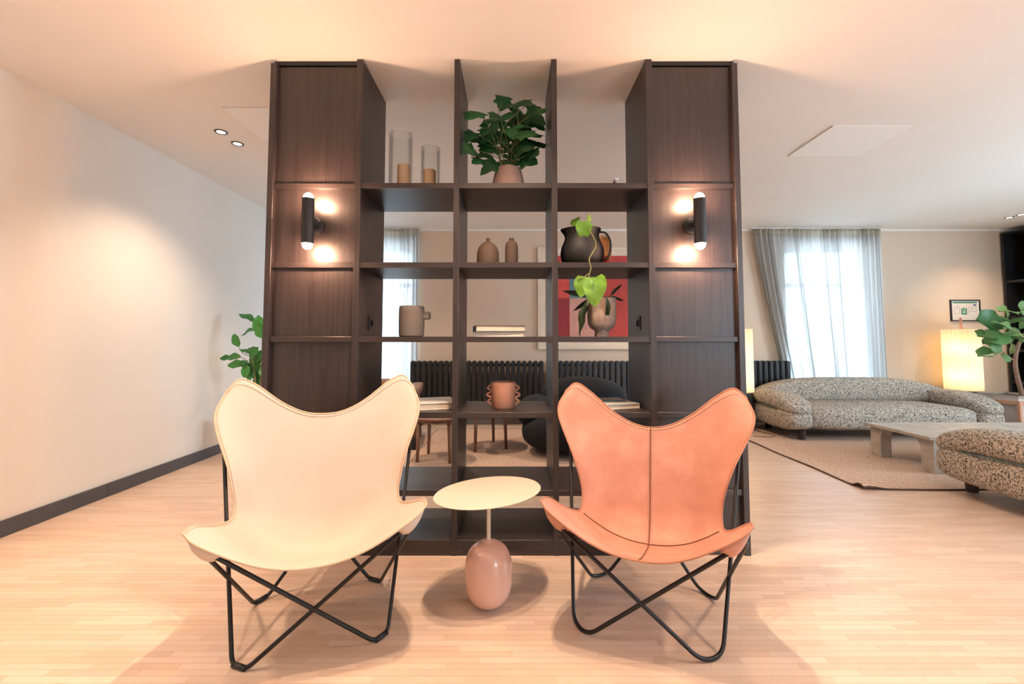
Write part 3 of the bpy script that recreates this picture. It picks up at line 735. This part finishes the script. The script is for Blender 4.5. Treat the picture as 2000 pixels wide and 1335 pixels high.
# wavy handled vase
Yw = 2.58; kw_ = Yw / FPX; wx = at(983, 780, Yw).x
wvse = thing('wavy_vase', 'glossy terracotta vase with wavy ribbon handles on both sides', 'vase', (wx, Yw, SH[3]))
autosm(lathe('vase_body', [(r * kw_, z * kw_) for r, z in [(0, 0), (21, 0), (22.5, 2), (24.5, 40), (24.5, 46), (23, 49), (21.5, 47), (21, 8), (0, 5)]], M['terracotta'], wvse, 40))
for s in (-1, 1):
    pts = []
    for i in range(61):
        t_ = i / 60; z = 45 - t_ * 41; env = math.sin(PI * t_) ** .3 if 0 < t_ < 1 else 0
        pts.append(Vector((s * (23 + 4.5 * env + 4.2 * math.sin(t_ * PI * 6 - PI / 2) * env), 0, z)) * kw_)
    tube('wavy_handle', pts, .0065, M['terracotta'], wvse, 10)
# large books at the sides of the fourth shelf
xa = at(835, 790, 2.57).x
book('picture_book', 'large pale hardback lying on the shelf behind the cream chair', (xa - .03, 2.60, SH[3]), .175, .13, .036, .32, M['cover_white'], 1)
xb = at(1190, 790, 2.60).x
book('picture_book', 'large pale hardback lying on the shelf behind the leather chair', (xb - .04, 2.62, SH[3]), .165, .125, .028, .30, M['cover_white'], 1)
book('leaflet', 'thin grey-green booklet on the hardback behind the leather chair', (xb - .02, 2.67, SH[3] + .028), .11, .07, .007, .1, M['cover_teal'], 1)

# ------------------------------------------------------------------ curtains
def curtain(name, label, x0, x1, y, zb, lean=0, folds=26):
    c = thing(name, label, 'curtain', ((x0 + x1) / 2, y, zb)); cx = (x0 + x1) / 2; H = CEIL - .012 - zb; rn = random.Random(len(label))
    ph = [rn.uniform(-1, 1) for _ in range(40)]
    def f(u, v_):
        left = lean * (1 - v_) ** 1.1
        X = x0 - cx + left * (1 - u) ** 1.4 + (x1 - x0 - 0) * u - left * 0
        if lean: X = (x0 - cx + left) + (x1 - x0 - left) * (u ** (1 + .25 * (1 - v_)))
        s = math.sin(2 * PI * folds * u + ph[int(u * 12)] * .6) * (.022 + .012 * math.sin(u * 23)) + .012 * math.sin(2 * PI * u * 5 + v_ * 1.5)
        return (X + .012 * math.sin(u * 60 + v_ * 2), s * (1.0 - .25 * v_), v_ * (H - .085))
    link('cloth', grid_mesh('cloth', f, folds * 12, 14, M['sheer']), c)
    def g(u, v_):
        p = f(u, 1.0); return (p[0], p[1] * .8 - .002, H - .085 + v_ * .085)
    solid(link('header_tape', grid_mesh('header_tape', g, folds * 12, 2, M['header']), c), .002)
    box('curtain_rail', x0 - cx - .02, x1 - cx + .02, -.012, .012, H - .002, H + .010, M['win_frame'], c)
    return c
curtain('sheer_curtain', 'white sheer curtain with gathered header at the window behind the grey sofa', 3.27, 5.02, 6.11, .03, .46, 30)
curtain('sheer_curtain', 'white sheer curtain seen through the shelves beside the black radiator', -2.83, -1.25, 6.11, .03, 0, 26)

# ------------------------------------------------------------------ radiators
def radiator(label, x0, x1, group='black column radiators'):
    n = int(round((x1 - x0) / .074)); r_ = thing('column_radiator', label, 'radiator', ((x0 + x1) / 2, 6.04, 0), group=group)
    bm = bmesh.new(); add_box(bm, -.029, .029, -.055, .055, .09, .835)
    bmesh.ops.recalc_face_normals(bm, faces=bm.faces)
    bmesh.ops.bevel(bm, geom=list(bm.edges), offset=.012, segments=2, affect='EDGES')
    me = bpy.data.meshes.new('section'); bm.to_mesh(me); bm.free(); me.materials.append(M['rad'])
    for i in range(n): link('section', me, r_, (-(x1 - x0) / 2 + (i + .5) * (x1 - x0) / n, 0, 0))
    for z in (.14, .78):
        tube('header_pipe', [(-(x1 - x0) / 2 + .02, .0, z), ((x1 - x0) / 2 - .02, .0, z)], .02, M['rad'], r_, 10)
    for s in (-1, 1): box('foot', s * ((x1 - x0) / 2 - .15) - .02, s * ((x1 - x0) / 2 - .15) + .02, -.05, .05, 0, .10, M['rad'], r_)
radiator('long black column radiator below the red painting, beside the curtain', -1.34, .42)
radiator('long black column radiator below the red painting, behind the dark armchair', .46, 1.95)
radiator('black column radiator beside the grey sofa and pleated lamp', 2.55, 3.66)

# ------------------------------------------------------------------ red painting
pa = thing('framed_painting', 'large abstract red, pink and teal painting in a pale frame', 'painting', (1.05, YB - .03, .985))
PW2, PH2 = .70, 1.39
bm = bmesh.new()
for q in ((-PW2, PW2, 0, .045), (-PW2, PW2, PH2 - .045, PH2), (-PW2, -PW2 + .04, .045, PH2 - .045), (PW2 - .04, PW2, .045, PH2 - .045)): add_box(bm, q[0], q[1], -.01, .028, q[2], q[3])
bm_obj('frame', bm, M['frame_white'], pa, bevel=.002, seg=1)
for n_, c_ in (('red', (.50, .055, .045)), ('bright', (.66, .085, .065)), ('deep', (.33, .03, .035)), ('teal', (.13, .22, .24)), ('pink', (.66, .33, .27)), ('mat', (.80, .68, .56))):
    M['paint_' + n_] = plain('paint_' + n_, c_, .65, .10, 9)
box('mount', -PW2 + .04, PW2 - .04, .012, .026, .045, PH2 - .045, M['paint_mat'], pa)
box('canvas', -.585, .585, .004, .012, .115, PH2 - .115, M['paint_red'], pa)
def patch(px0, px1, py0, py1, m_, lift):
    a = at(px0, py1, YB - .03); b = at(px1, py0, YB - .03)
    box('colour_field', a.x - 1.05, b.x - 1.05, .004 - lift, .004, max(a.z - .985, .12), b.z - .985, m_, pa)
patch(1072, 1112, 545, 582, M['paint_bright'], .001); patch(1072, 1113, 582, 664, M['paint_deep'], .001)
patch(1112, 1150, 525, 582, M['paint_teal'], .001); patch(1113, 1168, 582, 668, M['paint_pink'], .0012)

# ------------------------------------------------------------------ furniture seen through the shelves
rg = link('jute_rug', None); COL.objects.unlink(rg); bpy.data.objects.remove(rg)
def rug(label, x0, x1, y0, y1, curl=None, group=None):
    c = thing('jute_rug', label, 'rug', ((x0 + x1) / 2, (y0 + y1) / 2, 0)); hx, hy = (x1 - x0) / 2, (y1 - y0) / 2
    def zc(x_, y_):
        z = 0
        if curl:
            d = math.hypot((x_ - curl[0]) / .10, (y_ - curl[1]) / .05); z = .035 * math.exp(-d * d)
        return z + .0008 * math.sin(x_ * 9) * math.sin(y_ * 7) + .0008
    nx, ny = 130, 110
    def f(u, v_):
        uu = u ** 1.6; vv = v_ ** 1.6
        X, Y = -hx + 2 * hx * uu, -hy + 2 * hy * vv
        return (X + .006 * math.sin(Y * 7), Y + .006 * math.sin(X * 6), .002 + zc(X, Y))
    o = link('weave', grid_mesh('weave', f, nx, ny, M['jute']), c); solid(o, .008, 1)
    e = [f(i / nx, 0) for i in range(nx + 1)] + [f(1, j / ny) for j in range(1, ny + 1)] + [f(1 - i / nx, 1) for i in range(1, nx + 1)] + [f(0, 1 - j / ny) for j in range(1, ny)]
    tube('edge_binding', [(a, b, z + .003) for a, b, z in e], .006, M['binding'], c, 6, True)
RZ = .0118
rug('natural woven jute rug with lifted corner under the grey sofas', 2.60, 6.4, 3.42, 6.0, (-1.86, -1.25))
rug('natural woven jute rug behind the bookcase under the wooden stools', -.92, 1.9, 3.75, 5.72)

def stool(label, x, y, r, h, legs, rz):
    s_ = thing('wooden_stool', label, 'stool', (x, y, RZ), rz)
    autosm(lathe('seat', [(0, h - .028), (r - .02, h - .028), (r, h - .016), (r, h - .006), (r - .008, h), (0, h)], M['wood_warm'], s_, 48))
    for k in range(legs):
        a = 2 * PI * k / legs; q = Vector((math.cos(a), math.sin(a), 0))
        bm = tube_bm([q * (r - .05) + Vector((0, 0, h - .028)), q * (r - .035)], lambda t_: .019 - .005 * t_, 12)
        bm_obj('leg', bm, M['wood_warm'], s_, smooth=True)
    tube('apron', [Vector((math.cos(k * PI / 20), math.sin(k * PI / 20), 0)) * (r - .05) + Vector((0, 0, h - .042)) for k in range(40)], .011, M['wood_warm'], s_, 6, True)
stool('round walnut stool table standing next to the brown leather armchair', -.68, 4.29, .25, .40, 4, R(-54))
stool('round walnut stool table standing next to the dark round armchair', -.28, 4.74, .27, .40, 4, R(-20))

# dark round armchair
da = thing('round_armchair', 'midnight black plump round armchair with ball-like cushions', 'armchair', (.62, 4.62, RZ), R(-18))
cushion('seat_cushion', (0, -.02, .20), (.50, .46, .20), M['navy'], da, .8, .75)
cushion('back_cushion', (.05, .26, .47), (.46, .22, .24), M['navy'], da, .85, .8)
for s in (-1, 1): cushion('arm_cushion', (s * .40, .0, .38), (.15, .34, .15), M['navy'], da, .85, .8)
# brown leather armchair
ba = thing('leather_armchair', 'brown leather lounge armchair with dark wooden frame behind the cream chair', 'armchair', (-1.44, 4.98, 0), R(8))
cushion('seat_cushion', (0, -.05, .36), (.31, .34, .09), M['brown_leather'], ba, .35, .3)
cushion('back_cushion', (0, .28, .50), (.31, .11, .16), M['brown_leather'], ba, .4, .35, rot=(R(-14), 0, 0))
for s in (-1, 1):
    cushion('armrest_pad', (s * .40, -.02, .585), (.062, .33, .045), M['brown_leather'], ba, .5, .4)
    bm = bmesh.new()
    tube_bm([(s * .40, .30, .02), (s * .40, .22, .545)], .022, 8, bm=bm); tube_bm([(s * .40, -.32, .02), (s * .40, -.28, .545)], .022, 8, bm=bm)
    tube_bm([(s * .40, .26, .22), (s * .40, -.30, .30)], .024, 8, bm=bm)
    bm_obj('side_frame', bm, M['wood_warm'], ba, smooth=True)
    box('foot_block', s * .40 - .035, s * .40 + .035, .24, .36, 0, .10, M['black_board'], ba); box('foot_block', s * .40 - .035, s * .40 + .035, -.38, -.26, 0, .10, M['black_board'], ba)
tube('cross_rail', [(-.40, -.24, .27), (.40, -.24, .27)], .02, M['wood_warm'], ba); tube('cross_rail', [(-.40, .22, .25), (.40, .22, .25)], .02, M['wood_warm'], ba)

# ------------------------------------------------------------------ sofas
def sofa(label, loc, rz):
    s_ = thing('tweed_sofa', label, 'sofa', loc, rz)
    cushion('seat', (0, -.03, .225), (1.06, .43, .135), M['tweed'], s_, .42, .3, 64, 24)
    def bend(v_): return Vector((v_.x, v_.y - .05 * (v_.x / 1.28) ** 4, v_.z - .075 * abs(v_.x / 1.28) ** 3.5))
    cushion('backrest', (0, .31, .475), (1.28, .155, .155), M['tweed'], s_, .75, .35, 72, 24, fn=bend)
    for s in (-1, 1):
        cushion('side_base', (s * 1.135, -.02, .215), (.175, .455, .125), M['tweed'], s_, .55, .45, 44, 22)
        def slope(v_): return Vector((v_.x, v_.y, v_.z * (1 - .12 * max(0, -v_.y / .45)) + .0 - .085 * max(0, (-v_.y + .05) / .5) ** 2))
        cushion('armrest', (s * 1.135, -.05, .405), (.18, .43, .095), M['tweed'], s_, .65, .55, 44, 22, fn=slope)
        tube('piping', [(s * 1.135 + s * .17 * math.sin(a), -.02 - .44 * math.cos(a), .325 - .03 * max(0, math.cos(a))) for a in [PI * k / 24 for k in range(2, 20)]], .006, M['cover_teal'], s_, 6)
        for yy in (-.36, .30):
            lathe('foot', [(0, 0), (.035, 0), (.045, .10), (0, .10)], M['cover_dark'], s_, 20, loc=(s * 1.08, yy, 0))
    s_.scale = (.925, 1, 1)
    return s_
sofa('plump black and cream tweed sofa against the curtained window wall', (4.21, 5.47, RZ), 0)
sofa('plump black and cream tweed sofa turned away, across the stone table from its twin', (4.32, 2.99, RZ), PI)

# coffee table
ct = thing('stone_coffee_table', 'low grey travertine coffee table with slab legs on the jute rug', 'coffee table', (4.17, 4.12, RZ))
box('table_top', -.75, .75, -.34, .34, .272, .300, M['stone'], ct, bevel=.003)
for sx in (-1, 1):
    for sy in (-1, 1):
        bm = bmesh.new(); x_ = sx * .66; y0_, y1_ = (sy * .33, sy * .21)
        # slab leg with a curved shoulder towards the middle
        pr = [(y0_, 0), (y1_, 0), (y1_, .17)] + [(y1_ - sy * .10 * (1 - math.cos(a)), .17 + .10 * math.sin(a)) for a in [PI / 2 * k / 8 for k in range(1, 9)]] + [(y0_, .272)]
        fv = [[bm.verts.new((x_ + d, y_, z_)) for y_, z_ in pr] for d in (-.05, .05)]
        bm.faces.new(fv[0]); bm.faces.new(fv[1][::-1])
        for i in range(len(pr)): bm.faces.new((fv[0][i], fv[0][(i + 1) % len(pr)], fv[1][(i + 1) % len(pr)], fv[1][i]))
        bm_obj('leg', bm, M['stone'], ct, bevel=.002, seg=1)

# ------------------------------------------------------------------ pleated lamps
def lamp(label, x, y, z, watts):
    l_ = thing('pleated_lamp', label, 'lamp', (x, y, z))
    n = 26; r = .19; zb, zt = .455, 1.235; bm = bmesh.new(); rr = []
    for z_ in (zb, zt):
        rr.append([bm.verts.new(((r - (.013 if k % 2 else 0)) * math.cos(PI * k / n), (r - (.013 if k % 2 else 0)) * math.sin(PI * k / n), z_)) for k in range(2 * n)])
    for k in range(2 * n): bm.faces.new((rr[0][k], rr[0][(k + 1) % (2 * n)], rr[1][(k + 1) % (2 * n)], rr[1][k]))
    bm_obj('shade', bm, M['shade'], l_)
    autosm(lathe('base', [(0, 0), (.17, 0), (.175, .005), (.175, .44), (.17, .445), (0, .445)], M['black_paint'], l_, 40))
    lathe('pole', [(0, .445), (.012, .445), (.012, 1.225), (0, 1.225)], M['wood_stand'], l_, 12)
    box('cross_bar', -.185, .185, -.008, .008, 1.215, 1.227, M['wood_stand'], l_)
    bm = bmesh.new(); pr = [(-.02, 1.22), (.02, 1.22), (.02, 1.37)] + [(.02 * math.cos(a), 1.37 + .02 * math.sin(a)) for a in [PI * k / 8 for k in range(1, 8)]] + [(-.02, 1.37)]
    fv = [[bm.verts.new((x_, y_, z_)) for x_, z_ in pr] for y_ in (-.012, -.008)]
    bm.faces.new(fv[0]); bm.faces.new(fv[1][::-1])
    for k in range(len(pr)): bm.faces.new((fv[0][k], fv[0][(k + 1) % len(pr)], fv[1][(k + 1) % len(pr)], fv[1][k]))
    sp_ = bm_obj('carry_strap', bm, M['strap'], l_)
    lathe('rivet', [(0, 0), (.006, 0), (.005, .003), (0, .004)], M['cover_dark'], sp_, 12, loc=(0, -.012, 1.365), rot=(PI / 2, 0, 0))
    for zl in (.62, .88):
        bl = lathe('bulb', [(0, -.04)] + [(.04 * math.cos(a), .04 * math.sin(a)) for a in [-PI / 2 + PI * k / 10 for k in range(1, 10)]] + [(0, .04)], M['lens'], l_, 16, loc=(.055, 0, zl))
    for zl in (.64, 1.0):
        ld = bpy.data.lights.new('lamp_light', 'POINT'); ld.energy = watts / 2; ld.color = (1, .72, .38); ld.shadow_soft_size = .03
        o = bpy.data.objects.new('lamp_light', ld); COL.objects.link(o); o.parent = l_; o.location = (-.05, -.03, zl)
lamp('glowing pleated drum floor lamp in the corner beside the framed plan', 5.84, 5.93, RZ, 2.6)
lamp('glowing pleated drum floor lamp between the bookcase and the radiator', 2.83, 5.76, RZ, 2.6)
tb_ = tube('lamp_cable', smooth_path([(2.95, 5.62, .016), (2.98, 5.45, .016), (3.02, 5.3, .016), (2.9, 5.2, .016), (2.75, 5.25, .016)], 24), .003, M['cable'])
tag(tb_, 'thin black lamp cable lying on the jute rug', 'cable')

# ------------------------------------------------------------------ framed plan, black shelving, fig tree
fp_ = thing('framed_plan', 'small black framed evacuation plan on the beige wall', 'sign', (6.18, YB - .018, 1.365))
hw, hh = .203, .293
bm = bmesh.new()
for q in ((-hw, hw, 0, .014), (-hw, hw, hh - .014, hh), (-hw, -hw + .014, .014, hh - .014), (hw - .014, hw, .014, hh - .014)): add_box(bm, q[0], q[1], 0, .018, q[2], q[3])
bm_obj('frame', bm, M['black_paint'], fp_)
M['plan_paper'] = plain('plan_paper', (.72, .66, .60), .6, .02, 5); M['plan_green'] = plain('plan_green', (.05, .25, .14), .6); M['plan_line'] = plain('plan_line', (.16, .17, .17), .7); M['plan_blue'] = plain('plan_blue', (.10, .14, .30), .7)
box('sheet', -hw + .014, hw - .014, .010, .016, .014, hh - .014, M['plan_paper'], fp_)
box('header_bar', -.165, .165, .0085, .0098, .245, .263, M['plan_green'], fp_)
bm = bmesh.new()
for (a, b, c_, d) in ((-.15, -.148, .10, .19), (-.15, -.08, .188, .19), (-.15, -.08, .10, .102), (-.08, -.078, .10, .19), (-.12, -.1, .192, .198), (.04, .042, .09, .19), (.04, .15, .188, .19), (.148, .15, .11, .19), (.04, .15, .13, .132), (.09, .092, .13, .19)):
    add_box(bm, a, b, .0088, .0098, c_, d)
bm_obj('plan_lines', bm, M['plan_line'], fp_)
bm = bmesh.new()
for (a, b, c_, d) in ((-.055, .02, .09, .115), (-.055, -.035, .115, .175), (-.03, -.01, .13, .185), (.0, .02, .115, .18)): add_box(bm, a, b, .0088, .0098, c_, d)
bm_obj('plan_rooms', bm, M['plan_green'], fp_)
box('logo_mark', .11, .155, .0088, .0098, .21, .232, M['plan_blue'], fp_)

sb = thing('black_shelving', 'floor-to-ceiling black open shelving at the end of the beige wall', 'shelving', (6.89, 5.70, 0), -PI / 2)
for x_ in (-.47, .0, .455): box('upright', x_, x_ + .028, -.19, .19, 0, CEIL - .06, M['black_board'], sb)
box('back', -.442, .455, .17, .188, 0, CEIL - .06, M['black_board'], sb)
for xa_, xb_ in ((-.442, 0), (.028, .455)):
    for z_ in (.08, .53, .95, 1.40, 1.88, CEIL - .088): box('shelf_board', xa_, xb_, -.185, .17, z_, z_ + .028, M['black_board'], sb)

fgx, fgy = 5.80, 5.33
pot = thing('planter', 'square concrete planter held in a light wooden stand beside the sofa', 'planter', (fgx, fgy, RZ), R(8))
PB = .20
bm = bmesh.new(); add_box(bm, -PB, PB, -PB, PB, .14, .475)
for f_ in [q for q in bm.faces if all(v_.co.z > .47 for v_ in q.verts)]:
    r_ = bmesh.ops.inset_region(bm, faces=[f_], thickness=.02); bmesh.ops.translate(bm, verts=f_.verts, vec=(0, 0, -.03))
bm_obj('planter_box', bm, M['concrete'], pot)
box('soil', -PB + .02, PB - .02, -PB + .02, PB - .02, .44, .452, M['soil'], pot)
for sx in (-1, 1):
    for sy in (-1, 1): box('stand_leg', sx * (PB + .018) - .017, sx * (PB + .018) + .017, sy * (PB + .018) - .017, sy * (PB + .018) + .017, 0, .42, M['wood_stand'], pot, bevel=.004)
    box('stand_rail', -PB - .001, PB + .001, sx * (PB + .018) - .014, sx * (PB + .018) + .014, .375, .415, M['wood_stand'], pot, bevel=.003)
    box('stand_rail', sx * (PB + .018) - .014, sx * (PB + .018) + .014, -PB - .001, PB + .001, .375, .415, M['wood_stand'], pot, bevel=.003)
fg = thing('fiddle_leaf_fig', 'fiddle-leaf fig tree with big green leaves in the concrete planter', 'plant', (fgx, fgy, RZ + .45))
o5 = Vector((fgx, fgy, RZ + .45)); Yt = 5.33
q = lambda px, py, Y=Yt: at(px, py, Y) - o5
trunk = [Vector((.13, 0, -.01)), q(1987, 735), q(1983, 705), q(1990, 672), q(2003, 650), q(2010, 610)]
tube('trunk', smooth_path(trunk, 30), lambda t_: .024 - .011 * t_, M['bark'], fg, 10)
bm = bmesh.new()
for pts in ([(1983, 705), (1965, 692), (1948, 680)], [(1990, 680), (1960, 662), (1930, 658)], [(2000, 655), (1975, 640), (1960, 632)], [(2003, 650), (2030, 630), (2050, 625)]):
    tube_bm(smooth_path([q(*p) for p in pts], 10), .007, 6, bm=bm)
bm_obj('branches', bm, M['bark'], fg, smooth=True)
FL = [(1948, 682, 1914, 688, 0), (1950, 684, 1938, 660, 0), (1945, 660, 1912, 652, -.2), (1958, 662, 1925, 645, .2), (1960, 665, 1995, 648, -.2), (1962, 630, 1912, 622, -.2), (1965, 632, 2005, 618, -.25), (1970, 625, 1930, 600, .2),
      (1968, 622, 1962, 592, .1), (1985, 612, 1958, 596, -.2), (1995, 606, 2030, 588, -.2), (2000, 615, 1998, 585, .15), (1972, 690, 1985, 668, -.2), (1962, 648, 1972, 672, .2), (1978, 640, 1945, 642, .3), (1990, 655, 1960, 655, .2),
      (1955, 690, 1975, 702, -.1), (2010, 640, 2045, 650, 0), (2010, 625, 2060, 610, 0), (1940, 662, 1958, 680, -.3), (1985, 650, 1970, 636, -.4), (1950, 650, 1935, 636, .4), (1975, 660, 1952, 648, -.3), (1968, 655, 1990, 640, .1), (1990, 640, 2010, 622, -.3), (1980, 628, 1958, 612, -.1), (1992, 668, 2012, 652, -.2), (1935, 630, 1968, 628, -.5), (1940, 655, 1928, 668, .1)]
for k, (a, b, c_, d, dy) in enumerate(FL):
    A = q(a, b, Yt + dy * .4); B = q(c_, d, Yt + dy * .7 - .06); dr = B - A
    put_leaf(fig_l[k % 3], fg, A, dr, dr.length * .95, rnd.uniform(-.6, .6), Vector((rnd.uniform(-.3, .3), -.75, .7)))

# plant by the white wall behind the bookcase
lx, ly = -2.42, 4.35
pot = thing('round_planter', 'round concrete planter on the floor by the white wall behind the bookcase', 'planter', (lx, ly, 0))
autosm(lathe('pot_body', [(0, 0), (.15, 0), (.165, .02), (.19, .36), (.19, .38), (.172, .38), (.168, .34), (0, .33)], M['concrete'], pot, 40))
lathe('soil', [(0, .335), (.17, .335), (.17, .342), (0, .35)], M['soil'], pot, 24)
rp = thing('rubber_plant', 'green oval-leaved plant by the white wall behind the bookcase', 'plant', (lx, ly, .345))
o6 = Vector((lx, ly, .345)); q6 = lambda px, py, Y=ly: at(px, py, Y) - o6
bm = bmesh.new()
for pts in ([(0, 0, -.01), q6(500, 760), q6(495, 715), q6(492, 700)], [(.02, 0, -.01), q6(508, 760), q6(512, 690), q6(512, 630)], [(.0, .02, -.01), q6(520, 740), q6(530, 660), q6(530, 620)]):
    tube_bm(smooth_path(pts, 20), lambda t_: .009 - .005 * t_, 6, bm=bm)
for pts in ([(500, 700), (475, 690), (466, 676)], [(492, 710), (470, 698), (448, 698)], [(512, 645), (502, 634), (497, 628)], [(512, 650), (505, 642), (498, 642)]):
    tube_bm(smooth_path([q6(*p) for p in pts], 8), .003, 5, bm=bm)
bm_obj('stems', bm, M['stem'], rp, smooth=True)
RL = [(498, 628, 474, 612), (500, 642, 473, 645), (466, 677, 458, 657), (452, 698, 434, 698), (470, 696, 446, 694), (508, 655, 505, 622), (512, 660, 500, 640), (480, 690, 486, 678), (478, 710, 450, 712), (485, 705, 462, 708), (490, 716, 500, 690),
      (492, 720, 486, 740), (500, 712, 512, 690), (496, 705, 505, 735), (482, 712, 478, 732), (502, 728, 505, 752), (505, 700, 515, 680), (488, 700, 500, 682), (495, 730, 508, 742), (515, 640, 530, 620), (520, 660, 545, 650), (520, 690, 545, 690), (475, 705, 488, 722), (510, 715, 520, 735), (488, 690, 474, 682), (500, 700, 492, 684), (508, 722, 498, 708)]
for k, (a, b, c_, d) in enumerate(RL):
    dy = rnd.uniform(-.1, .1); A = q6(a, b, ly + dy); B = q6(c_, d, ly + dy - .03); dr = B - A
    put_leaf(rub_l[k % 3], rp, A, dr, dr.length * 1.1 + .015, rnd.uniform(-.5, .5), Vector((rnd.uniform(-.3, .3), -.75, .7)))
